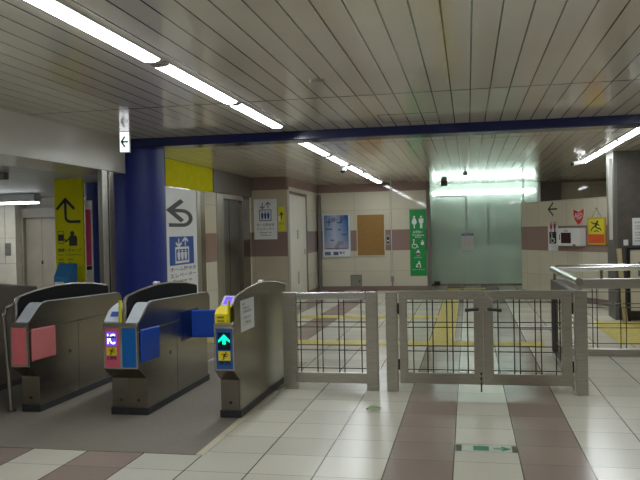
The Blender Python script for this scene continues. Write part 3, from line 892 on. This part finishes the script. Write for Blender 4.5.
text('精算・充值', -0.19, 0.08, 1.080, 1.110, INK, yp)

br = empty('leaflet_box', 'blue leaflet box with white label before the yellow sign pillar', 'leaflet box', (-5.965, 10.20, 0))
bx = MB()
bx.prism([(-0.12, 0.62), (-0.12, 0.90), (0.02, 1.10), (0.12, 1.10), (0.12, 0.62)], -0.135, 0.125, 'X')
bx.build('box', mat('leaflet box blue', (0.03, 0.19, 0.44), 0.4), br, bevel=0.008)
MB().box(-0.115, 0.03, -0.124, -0.12, 0.71, 0.83).build('label', WHITE, br)
MB().box(-0.05, 0.05, -0.02, 0.02, 0.02, 0.62).build('stand', DARK, br)
MB().box(-0.18, 0.18, -0.12, 0.12, 0.0, 0.02).build('base', DARK, br)

pb = empty('poster_board', 'narrow white board with a magenta poster beside the yellow pillar', 'poster', (-5.79, 10.58, 0))
MB().box(-0.05, 0.045, 0.02, 0.06, 0.02, 2.06).build('board', WHITE, pb)
MB().box(-0.045, 0.038, 0.014, 0.02, 1.05, 1.92).build('magenta_sheet', MAGENTA, pb)
MB().box(-0.045, 0.038, 0.014, 0.02, 0.98, 1.04).build('dark_strip', INK, pb)
MB().box(-0.04, 0.14, -0.02, 0.13, 0.0, 0.02).build('base', DARK, pb)

# small things in the left hall
tag(MB().box(-0.18, 0.18, -0.06, 0.06, -0.10, 0.0).build('ceiling_box', mat('taupe box', (0.20, 0.17, 0.15), 0.5), bevel=0.02, loc=(-6.35, 9.1, 2.40)), 'small dark box on the hall ceiling under the header', 'box')
bpn = empty('call_panel', 'dark lift call panel on the cream hall wall', 'call panel', (-10.05, 14.80, 1.25))
MB().box(-0.07, 0.07, -0.015, 0, -0.14, 0.14).build('plate', mat('grey call plate', (0.16, 0.15, 0.13), 0.4), bpn)
MB().tube([(0, -0.015, 0.05), (0, -0.022, 0.05)], 0.02, 12).tube([(0, -0.015, -0.05), (0, -0.022, -0.05)], 0.02, 12).build('button', STEEL_B, bpn)
dv = empty('vending_panel', 'dark brown machine at the left picture edge in the hall', 'machine', (-10.75, 14.5, 0))
MB().box(-0.5, 0.42, 0, 0.29, 0, 1.50).build('body', mat('dark machine brown', (0.045, 0.035, 0.03), 0.35), dv, bevel=0.01)
MB().box(0.15, 0.32, -0.01, 0, 1.35, 1.37).build('lit_strip', WHITE, dv)
MB().box(0.28, 0.34, -0.01, 0, 0.93, 0.97).build('label', WHITE, dv)

# big elevator sign on the left shutter wall: local x runs away from the camera
def lift_icon(root, x0, x1, z0, z1, mb_lines, inverted, y=-0.004):
    """two arrows above a box holding three figures"""
    w, h = x1 - x0, z1 - z0
    X = lambda t: x0 + t * w
    Z = lambda t: z0 + t * h
    k = MB()
    lw = 0.055 * w
    k.stroke([(X(.10), Z(.04)), (X(.90), Z(.04)), (X(.90), Z(.60)), (X(.10), Z(.60))], lw, y, closed=True)
    for cx in (.32, .68):
        pass
    k.stroke([(X(.30), Z(.98)), (X(.30), Z(.70))], lw, y)
    k.stroke([(X(.12), Z(.80)), (X(.30), Z(.68)), (X(.48), Z(.80))], lw, y)
    k.stroke([(X(.70), Z(.68)), (X(.70), Z(.98))], lw, y)
    k.stroke([(X(.52), Z(.87)), (X(.70), Z(.995)), (X(.88), Z(.87))], lw, y)
    for cx in (.29, .50, .71):
        k.disc(X(cx), Z(.49), .05 * w, .035 * h, y)
        k.flat([(X(cx - .085), Z(.43)), (X(cx + .085), Z(.43)), (X(cx + .08), Z(.27)), (X(cx + .045), Z(.12)), (X(cx - .045), Z(.12)), (X(cx - .08), Z(.27))], y)
    k.build('lift_pictogram', mb_lines, root)

es = empty('lift_sign', 'tall white sheet with a grey U-turn arrow and blue lift symbol', 'sign', (-4.5, 10.56, 0), PI / 2)
MB().box(0.0, 1.29, -0.012, 0.0, 0.30, 2.235).build('sheet', WHITE, es)
a = MB()
GREYA = mat('arrow grey', (0.055, 0.055, 0.065), 0.5)
a.stroke([(0.025, 1.65), (0.20, 1.65)] + arc(0.20, 1.765, 0.115, -90, 90, 12)[1:] + [(0.06, 1.88)], 0.056, -0.013)
a.stroke([(0.20, 2.045), (0.035, 1.88), (0.20, 1.715)], 0.062, -0.0135)
a.v = [(x * 3.15 + 0.02, y, z) for x, y, z in a.v]      # drawn wide along the wall
a.build('arrow', GREYA, es)
bs = MB().frect(0.10, 1.12, 1.02, 1.47, -0.0125).build('blue_square', SIGNBLUE, es)
lift_icon(bs, 0.27, 0.95, 1.05, 1.445, WHITE, True, -0.0145)
text('ホーム階ゆき', 0.11, 1.20, 0.925, 0.99, INKG, es, -0.0125)
text('エレベーター', 0.11, 1.20, 0.825, 0.895, INKG, es, -0.0125)
text('Elevator to', 0.22, 1.02, 0.745, 0.795, INKG, es, -0.0125)
# steel frame beside it
sf = empty('steel_post', 'stainless frame post beside the tall white lift sheet', 'post', (-4.5, 11.86, 0), PI / 2)
MB().box(0.0, 0.16, -0.022, -0.002, 0.003, 2.235).build('bright_strip', STEEL, sf, bevel=0.004)
MB().box(0.17, 0.40, -0.016, -0.002, 0.003, 2.235).build('dull_strip', STEEL_D, sf, bevel=0.004)
tag(MB().box(0.0, 2.12, -0.02, 0.0, 0.0, 0.42).build('yellow_sign', YELLOW, bevel=0.003, loc=(-4.5, 10.56, 2.245), rz=PI / 2), 'plain yellow sign band above the white lift sheet', 'sign')

# lift sign on the far left wall
ls = empty('lift_sign', 'white wall sign with a blue lift symbol beside the yellow strip', 'sign', (-4.185, 15.1, 0))
MB().box(-0.25, 0.25, -0.012, 0, 1.36, 2.21).build('plate', PAPER, ls)
lift_icon(ls, -0.155, 0.155, 1.74, 2.14, mat('pictogram blue', (0.015, 0.05, 0.22), 0.4), False, -0.0125)
text('ホーム階ゆき', -0.19, 0.19, 1.635, 1.70, INKG, ls, -0.0125)
text('エレベーター', -0.19, 0.19, 1.555, 1.61, INKG, ls, -0.0125)
text('Elevator to', -0.13, 0.13, 1.49, 1.525, INKG, ls, -0.0125)
text('Platform', -0.10, 0.12, 1.435, 1.465, INKG, ls, -0.0125)
ys = empty('yellow_strip', 'narrow yellow sign strip beside the white lift sign', 'sign', (-3.835, 15.1, 0))
MB().box(-0.068, 0.068, -0.010, 0, 1.53, 2.04).build('plate', mat('strip yellow', (0.66, 0.60, 0.02), 0.35), ys)
k = MB()
k.stroke([(-0.035, 1.86), (0.0, 1.92), (0.0, 1.78)], 0.02, -0.0105)
k.stroke([(0.0, 1.92), (0.035, 1.86)], 0.02, -0.0105)
k.build('arrow', INK, ys)
MB().frect(-0.068, -0.03, 1.74, 1.84, -0.0105).build('white_patch', WHITE, ys)
text('のりば', -0.045, 0.045, 1.66, 1.70, INKG, ys, -0.0105)

# far wall fittings
FWY = 18.4
po = empty('poster', 'blue framed poster on the far wall beside the cork board', 'poster', (-3.255, FWY, 0))
MB().box(-0.36, 0.36, -0.03, 0, 0.84, 1.94).build('frame', mat('silver poster frame', (0.62, 0.64, 0.66), 0.3, 0.5), po, bevel=0.004)
MB().box(-0.335, 0.335, -0.034, -0.03, 0.865, 1.915).build('sheet', PAPER, po)
MB().box(-0.31, 0.315, -0.036, -0.034, 1.04, 1.905).build('picture', POSTER, po)
ph = MB()
for x0, x1 in ((-0.30, -0.15), (-0.08, 0.05), (0.08, 0.14), (0.17, 0.20)):
    ph.box(x0, x1, -0.036, -0.034, 0.895 if x0 < 0.05 else 0.93, 0.985)
ph.build('photograph', mat('small dark photos', (0.12, 0.14, 0.24), 0.5, var=0.5, scale=12), po)
for i, (x0, x1, z) in enumerate(((-0.25, -0.12, 1.72), (0.02, 0.16, 1.70), (-0.27, -0.10, 1.54), (0.05, 0.12, 1.52), (-0.15, -0.05, 1.26), (0.14, 0.28, 1.40), (-0.26, 0.26, 1.06))):
    MB().box(x0, x1, -0.0375, -0.036, z, z + (0.03 if i != 6 else 0.018)).build('caption_block', mat('poster dark blue', (0.05, 0.07, 0.18), 0.5), po)
cb = empty('notice_board', 'empty brown cork notice board in a pale frame', 'notice board', (-2.38, FWY, 0))
MB().box(-0.36, 0.36, -0.022, 0, 0.86, 1.92).build('frame', mat('cream board frame', (0.60, 0.55, 0.42), 0.4), cb, bevel=0.004)
MB().box(-0.335, 0.335, -0.026, -0.022, 0.885, 1.895).build('cork_sheet', CORK, cb)
ic = empty('intercom', 'small grey intercom panel between cork board and pipe', 'intercom', (-1.955, FWY, 1.26))
MB().box(-0.055, 0.055, -0.03, 0, -0.13, 0.13).build('case', mat('grey case', (0.30, 0.29, 0.27), 0.4), ic, bevel=0.005)
MB().box(-0.03, 0.03, -0.034, -0.03, -0.08, 0.07).build('screen', BLACK, ic)
MB().tube([(0, -0.03, -0.02), (0, -0.04, -0.02)], 0.02, 12).build('button', WHITE, ic)
cd = empty('conduit', 'thin pale conduit pipe running up the far wall', 'conduit', (-1.865, FWY, 0))
MB().tube([(0, -0.02, 0.32), (0, -0.02, ZC)], 0.013, 10).build('pipe', mat('pale pipe', (0.62, 0.60, 0.54), 0.4), cd, smooth=True)
MB().box(-0.04, 0.04, -0.05, 0, 0.22, 0.36).build('junction_box', mat('grey junction', (0.30, 0.28, 0.25), 0.4), cd, bevel=0.005)
MB().tube([(0, -0.02, 0.0), (0, -0.02, 0.22)], 0.008, 8).build('lower_pipe', STEEL_D, cd)
ap = empty('access_hatch', 'small grey metal hatch low on the far wall', 'hatch', (-2.775, FWY, 0.23))
MB().box(-0.14, 0.14, -0.012, 0, -0.165, 0.165).build('frame', STEEL_D, ap)
MB().box(-0.125, 0.125, -0.016, -0.012, -0.15, 0.15).build('cover', mat('hatch grey', (0.27, 0.26, 0.23), 0.4, 0.5), ap)
MB().box(0.07, 0.10, -0.02, -0.016, -0.02, 0.02).build('latch', DARK, ap)

# toilet sign
ts = empty('toilet_sign', 'tall green toilet sign with white figures on the far wall', 'sign', (-1.213, FWY, 0))
MB().box(-0.20, 0.20, -0.015, 0, 0.36, 2.00).build('plate', GREEN, ts)
WI = mat('white sign print', (0.80, 0.84, 0.82), 0.4, var=0.02)
k = MB()
Y0 = -0.0155
def person_icon(k, cx, zt, h, woman, y=Y0):
    w = h * 0.30
    k.disc(cx, zt - 0.085 * h, 0.085 * h, y=y)
    if woman:
        k.flat([(cx - .10 * h, zt - .20 * h), (cx + .10 * h, zt - .20 * h), (cx + .21 * h, zt - .50 * h), (cx + .13 * h, zt - .68 * h), (cx + .05 * h, zt - .68 * h), (cx + .04 * h, zt - h), (cx - .04 * h, zt - h), (cx - .05 * h, zt - .68 * h), (cx - .13 * h, zt - .68 * h), (cx - .21 * h, zt - .50 * h)], y)
    else:
        k.flat([(cx - .19 * h, zt - .22 * h), (cx + .19 * h, zt - .22 * h), (cx + .17 * h, zt - .56 * h), (cx + .10 * h, zt - .58 * h), (cx + .09 * h, zt - h), (cx + .01 * h, zt - h), (cx - .01 * h, zt - h), (cx - .09 * h, zt - h), (cx - .10 * h, zt - .58 * h), (cx - .17 * h, zt - .56 * h)], y)
person_icon(k, -0.085, 1.84, 0.31, True)
person_icon(k, 0.085, 1.84, 0.31, False)
# wheelchair, baby chair and ostomate symbols
k.disc(-0.105, 1.245, 0.020, y=Y0)
k.stroke([(-0.105, 1.22), (-0.10, 1.13), (-0.035, 1.13), (-0.01, 1.07), (0.01, 1.07)], 0.02, Y0)
k.stroke(arc(-0.085, 1.105, 0.062, 130, 350, 12), 0.016, Y0)
k.frect(0.07, 0.145, 1.12, 1.20, Y0)
k.disc(0.108, 1.225, 0.018, y=Y0)
k.flat([(-0.05, 0.87), (0.05, 0.87), (0.055, 0.92), (0.0, 1.01), (-0.055, 0.92)], Y0)
k.disc(0.0, 0.885, 0.05, 0.045, Y0)
k.disc(0.02, 0.70, 0.022, y=Y0)
k.stroke([(-0.055, 0.60), (0.0, 0.665), (0.04, 0.66), (0.05, 0.55)], 0.025, Y0)
k.stroke([(-0.06, 0.58), (0.0, 0.58)], 0.02, Y0)
k.build('pictogram', WI, ts)
text('お手洗い', -0.12, 0.11, 1.405, 1.475, WI, ts, Y0)
text('Toilets', -0.15, 0.15, 1.345, 1.385, WI, ts, Y0)
text('화장실', -0.08, 0.08, 1.295, 1.330, WI, ts, Y0)
text('オストメイト', -0.10, 0.10, 0.795, 0.825, WI, ts, Y0)
text('ベビーチェア', -0.15, 0.15, 0.495, 0.525, WI, ts, Y0)

# notice hanging on the glass
nb = empty('glass_notice', 'white paper notice with a blue heading on the glass front', 'notice', (-0.015, 19.785, 0.92))
MB().box(-0.165, 0.165, -0.003, 0, 0, 0.46).build('sheet', mat('bright white paper', (0.90, 0.90, 0.91), 0.6, var=0.01), nb)
MB().frect(-0.160, 0.160, 0.395, 0.45, -0.003).build('blue_heading', SIGNBLUE, nb)
text('お知らせ', -0.10, 0.10, 0.408, 0.438, WHITE, nb, -0.0045)
for z in (0.33, 0.28, 0.23, 0.17, 0.12):
    text('ご利用のお客様へ' if z > 0.2 else 'ご案内いたします', -0.12, 0.10, z - 0.009, z + 0.009, mat('pale print', (0.40, 0.40, 0.42), 0.6), nb, -0.003)

# signs and boxes on the partition: locations in the partition's own frame
PO = Vector((1.17, 17.1, 0))
PN = Vector((pd.y, -pd.x))      # out of the wall, towards the camera
def on_part(s, off=0.0, z=0.0):
    p = Vector((1.17, 17.1)) + pd * s + PN * off
    return (p.x, p.y, z)
gs = empty('guide_sign', 'pale strip with black arrow, red toilet figures and wheelchair symbol', 'sign', on_part(1.19), PRZ)
MB().box(-0.165, 0.165, -0.010, 0, 1.00, 1.52).build('plate', PAPER, gs)
a = MB()
a.stroke([(0.15, 1.865), (-0.15, 1.865)], 0.035, -0.001)
a.stroke([(0.02, 2.0), (-0.15, 1.865), (0.02, 1.73)], 0.035, -0.001)
a.build('arrow', INK, gs)
k = MB()
person_icon(k, -0.055, 1.60, 0.22, True, -0.0105)
k.build('woman_symbol', mat('symbol red', (0.35, 0.03, 0.04), 0.5), gs)
k = MB()
person_icon(k, 0.075, 1.60, 0.22, False, -0.0105)
k.build('man_symbol', mat('symbol dark red', (0.16, 0.02, 0.03), 0.5), gs)
wq = MB().frect(-0.12, 0.12, 1.15, 1.39, -0.0105).build('black_square', INK, gs)
k = MB()
k.disc(-0.03, 1.355, 0.018, y=-0.012)
k.stroke([(-0.03, 1.33), (-0.02, 1.25), (0.045, 1.25), (0.07, 1.19)], 0.022, -0.012)
k.stroke(arc(-0.01, 1.225, 0.058, 130, 350, 12), 0.016, -0.012)
k.build('wheelchair_symbol', WHITE, wq)

ht = empty('heart_sign', 'red heart shaped AED sign on the partition', 'sign', on_part(2.05), PRZ)
ht.scale = (1.08, 1.0, 1.08)
ht.location.z = -0.135
hs = [(0.0, 1.535)]
hp_ = [(0.0, 1.535), (0.06, 1.58), (0.125, 1.655), (0.15, 1.73), (0.15, 1.83), (0.0, 1.775), (-0.15, 1.83), (-0.15, 1.73), (-0.125, 1.655), (-0.06, 1.58)]
MB().flat([(x * 1.12, 1.68 + (z - 1.68) * 1.08) for x, z in hp_[:1]] + [(x * 1.10, z + 0.008) for x, z in hp_[1:5]] + [(0.0, 1.79)] + [(x * 1.10, z + 0.008) for x, z in hp_[6:]], -0.001, 0.003).build('white_backing', WHITE, ht)
MB().flat(hp_, -0.004, 0.004).build('heart', RED, ht)
text('AED', -0.115, 0.115, 1.665, 1.755, WHITE, ht, -0.009)
MB().frect(-0.06, 0.06, 1.64, 1.652, -0.008).build('bar', WHITE, ht)

ab = empty('aed_cabinet', 'white AED cabinet with a dark window under the heart sign', 'AED cabinet', on_part(1.905), PRZ)
MB().box(-0.355, 0.355, -0.16, -0.001, 1.11, 1.465).build('case', WPLAST, ab, bevel=0.012)
MB().box(-0.215, 0.10, -0.166, -0.16, 1.165, 1.375).build('window', mat('dark maroon window', (0.05, 0.018, 0.022), 0.15), ab)
text('AED', -0.13, 0.02, 1.395, 1.435, INKG, ab, -0.160)
MB().frect(-0.285, -0.255, 1.23, 1.34, -0.160).build('marking', INKG, ab)
MB().box(0.17, 0.24, -0.17, -0.16, 1.115, 1.145).build('latch', BLACK, ab)

wb = empty('warning_board', 'yellow and red warning board hung by a string on the partition', 'sign', on_part(2.60), PRZ)
MB().box(-0.255, 0.255, -0.030, -0.002, 1.135, 1.655).build('frame', mat('yellow ochre frame', (0.62, 0.40, 0.03), 0.4), wb, bevel=0.006)
MB().frect(-0.22, 0.22, 1.345, 1.63, -0.030).build('yellow_panel', mat('panel yellow', (0.74, 0.66, 0.02), 0.4), wb)
MB().frect(-0.235, 0.235, 1.165, 1.335, -0.030).build('red_panel', ORANGE, wb)
k = MB()
k.disc(0.045, 1.575, 0.025, y=-0.0315)
k.stroke([(0.035, 1.55), (-0.02, 1.49)], 0.05, -0.0315)
k.stroke([(-0.02, 1.49), (-0.10, 1.46), (-0.15, 1.40)], 0.025, -0.0315)
k.stroke([(-0.02, 1.49), (0.05, 1.45), (0.12, 1.45), (0.16, 1.40)], 0.025, -0.0315)
k.stroke([(-0.14, 1.57), (-0.06, 1.54), (0.03, 1.545), (0.10, 1.50)], 0.022, -0.0315)
k.stroke([(-0.06, 1.385), (0.02, 1.41), (0.08, 1.385)], 0.018, -0.0315)
k.build('figure', INK, wb)
MB().tube([(-0.14, -0.012, 1.655), (0.0, -0.012, 1.83), (0.14, -0.012, 1.655)], 0.004, 6).build('string', INKG, wb)
MB().tube([(0.0, 0.0, 1.83), (0.0, -0.025, 1.83)], 0.010, 8).build('hook', STEEL_D, wb)

# things at the pillar
nn_ = empty('paper_notice', 'white paper notice on the dark pillar at the right edge', 'notice', (2.67, 12.399, 1.18))
MB().box(-0.13, 0.16, -0.002, 0, 0, 0.43).build('sheet', PAPER, nn_)
for i, z in enumerate((0.36, 0.30, 0.26, 0.20, 0.16, 0.11, 0.07)):
    text(('お知らせ', 'ご利用のお客様へ', 'ご案内いたします')[i % 3], -0.10, 0.12, z - 0.012, z + 0.012, INKG, nn_, -0.002)
tag(MB().box(-0.035, 0.035, -0.004, 0, 0, 0.09).build('paper_label', PAPER, loc=(2.44, 12.399, 1.18)), 'small white label beside the notice on the dark pillar', 'label')
bf = empty('framed_board', 'cream board in a black frame standing before the dark pillar', 'board', (2.42, 12.27, 0))
MB().box(0.0, 0.05, -0.02, 0.02, 0, 1.15).build('frame_post', BLACK, bf)
MB().box(0.95, 1.0, -0.02, 0.02, 0, 1.15).build('frame_post', BLACK, bf)
MB().box(0.05, 0.95, -0.02, 0.02, 1.115, 1.15).build('frame_rail', BLACK, bf)
MB().box(0.05, 0.95, -0.02, 0.02, 0.05, 0.16).build('frame_rail', BLACK, bf)
MB().box(0.05, 0.95, -0.008, 0.008, 0.16, 1.115).build('panel', mat('cream board', (0.60, 0.55, 0.44), 0.5), bf)
MB().box(0.165, 0.85, -0.012, -0.008, 0.70, 0.92).build('grey_panel', mat('grey board patch', (0.13, 0.13, 0.13), 0.5), bf)
tag(MB().box(-0.035, 0.035, -0.012, 0.012, 0.0, 1.14).build('wooden_plank', WOOD, loc=(2.375, 12.20, 0.0)), 'pale wooden plank leaning by the dark pillar', 'plank').rotation_euler = (math.radians(-5), math.radians(-3), 0)

# ceiling fittings
sg = empty('exit_direction_sign', 'small lit white sign with a green arrow at the header end', 'exit sign', (-3.765, 7.74, ZC), math.radians(8))
MB().box(-0.058, 0.058, 0.0, 0.035, -0.235, 0.0).build('case', WPLAST, sg, bevel=0.003)
MB().box(-0.052, 0.052, -0.003, 0.0, -0.228, -0.006).build('lit_face', mat('lit white face', (0.9, 0.9, 0.9), 0.4, emit=(0.92, 0.95, 1.0), estr=0.75, var=0), sg)
k = MB()
k.stroke([(0.042, -0.115), (-0.03, -0.115)], 0.020, -0.0035)
k.stroke([(0.006, -0.055), (-0.034, -0.115), (0.006, -0.175)], 0.020, -0.0035)
k.build('arrow', mat('exit green', (0.0, 0.30, 0.19), 0.4), sg)

def dome_camera(loc, lb):
    r = empty('security_camera', lb, 'camera', loc)
    MB().lathe([(0.060, -0.05), (0.062, 0.0)], 0, 0, 24).build('base', WPLAST, r, smooth=True)
    MB().lathe([(0.004, -0.10), (0.03, -0.093), (0.048, -0.075), (0.054, -0.05)], 0, 0, 24).build('dome', mat('smoked dome', (0.03, 0.03, 0.03), 0.1), r, smooth=True)
    return r
dome_camera((-2.25, 13.55, ZC), 'white dome camera beside the left row of strip lights')
c2 = empty('security_camera', 'white bullet camera at the end of the short right light row', 'camera', (1.86, 13.2, ZC))
MB().lathe([(0.035, -0.015), (0.04, 0.0)], 0, 0, 20).build('base', WPLAST, c2, smooth=True)
MB().tube([(0, 0, -0.015), (0, 0, -0.07)], 0.012, 10).build('stem', WPLAST, c2, smooth=True)
MB().tube([(0.09, 0.05, -0.075), (-0.10, -0.07, -0.115)], 0.038, 16).build('housing', WPLAST, c2, smooth=True)
MB().tube([(-0.10, -0.07, -0.115), (-0.112, -0.078, -0.1175)], 0.030, 16).build('lens', BLACK, c2, smooth=True)
MB().lathe([(0.050, -0.022), (0.058, -0.012), (0.060, 0.0)], 0, 0, 28).build('smoke_detector', mat('ivory plastic', (0.33, 0.31, 0.26), 0.4), smooth=True, loc=(-1.12, 5.61, ZC))
tag(bpy.data.objects['smoke_detector'], 'small round detector on the ceiling before the beam', 'detector')
hgr = empty('hanging_bell', 'small grey device hanging on a stem before the glass', 'ceiling device', (-0.03, 14.1, ZC))
MB().tube([(0, 0, 0), (0, 0, -0.11)], 0.010, 10).build('stem', STEEL_D, hgr, smooth=True)
MB().lathe([(0.025, -0.185), (0.045, -0.165), (0.045, -0.125), (0.02, -0.105)], 0, 0, 20).build('head', mat('grey device', (0.17, 0.17, 0.16), 0.4), hgr, smooth=True)
tag(MB().box(-0.075, 0.075, -0.05, 0.05, -0.12, 0.0).build('brown_box', mat('brown case', (0.10, 0.06, 0.045), 0.5), bevel=0.008, loc=(-0.55, 18.3, ZC)), 'small brown box under the ceiling before the glass', 'box')
hatch = empty('ceiling_hatch', 'rectangular hatch outline in the ceiling before the beam', 'hatch', (-0.58, 7.50, ZC))
hb = MB()
hb.box(-0.30, 0.30, -0.005, 0.005, -0.003, 0.0).box(-0.30, 0.30, 0.55, 0.56, -0.003, 0.0).box(-0.305, -0.295, 0, 0.55, -0.003, 0).box(0.295, 0.305, 0, 0.55, -0.003, 0)
hb.build('seam', mat('seam shade', (0.09, 0.08, 0.06), 0.6), hatch)
hatch2 = empty('ceiling_hatch', 'rectangular hatch outline in the ceiling beyond the beam', 'hatch', (0.62, 9.3, ZC))
hb.build('seam', mat('seam shade', (0.09, 0.08, 0.06), 0.6), hatch2)

# floor sticker, drain plate and the leaf
fs = empty('floor_sign', 'white floor sticker with green exit figure and arrow', 'floor sticker', (0.092, 5.06, 0.0))
MB().box(-0.202, 0.206, 0.0, 0.145, 0.0, 0.002).build('sheet', mat('worn white sticker', (0.52, 0.58, 0.50), 0.5, var=0.1), fs)
def lay(mb):
    mb.v = [(x, z, 0.0022 - y) for x, y, z in mb.v]
    return mb
lay(MB().frect(-0.202, -0.162, 0.0, 0.145, 0.0).frect(0.172, 0.206, 0.0, 0.145, 0.0)).build('end_band', mat('dark green brown', (0.09, 0.10, 0.06), 0.5), fs)
k = MB().frect(-0.085, 0.02, 0.02, 0.125, 0.0)
lay(k).build('green_square', GREEN_D, fs)
k = MB()
k.disc(-0.015, 0.105, 0.010, y=0.0012)
k.stroke([(-0.02, 0.095), (-0.035, 0.06), (-0.06, 0.035)], 0.016, 0.0012)
k.stroke([(-0.035, 0.06), (-0.01, 0.045), (-0.01, 0.03)], 0.012, 0.0012)
k.frect(-0.075, -0.06, 0.05, 0.115, 0.0012)
lay(k).build('running_figure', mat('sticker pale', (0.55, 0.62, 0.54), 0.5), fs)
k = MB()
k.stroke([(0.05, 0.072), (0.14, 0.072)], 0.02, 0.0)
k.stroke([(0.105, 0.115), (0.15, 0.072), (0.105, 0.029)], 0.02, 0.0)
lay(k).build('arrow', GREEN_D, fs)
dp_ = empty('drain_cover', 'flat steel cover plate in the floor behind the gate leaf', 'floor plate', (0.98, 11.4, 0))
MB().box(-0.26, 0.26, -0.20, 0.20, 0.0, 0.004).build('frame', DARK, dp_)
MB().box(-0.24, 0.24, -0.16, 0.16, 0.0, 0.007).build('plate', mat('worn plate steel', (0.5, 0.5, 0.47), 0.5, 0.2), dp_)
lf = MB()
pts = []
vs, fs_ = [], []
for i in range(9):
    t = i / 8
    w = 0.036 * math.sin(PI * (t ** 0.8)) + 0.001
    x = -0.065 + 0.13 * t
    zc_ = 0.006 + 0.014 * math.sin(PI * t)
    vs += [(x, -w, zc_ + 0.010), (x, 0.0, zc_), (x, w, zc_ + 0.008)]
for i in range(8):
    b_ = 3 * i
    fs_ += [(b_, b_ + 1, b_ + 4, b_ + 3), (b_ + 1, b_ + 2, b_ + 5, b_ + 4)]
lf.add(vs, fs_)
lo = lf.build('leaf', LEAFM, smooth=True, loc=(-0.80, 6.13, 0.0), rz=0.35)
sm = lo.modifiers.new('thickness', 'SOLIDIFY')
sm.thickness = 0.0015
tag(lo, 'single green leaf lying on the tiled floor', 'leaf')
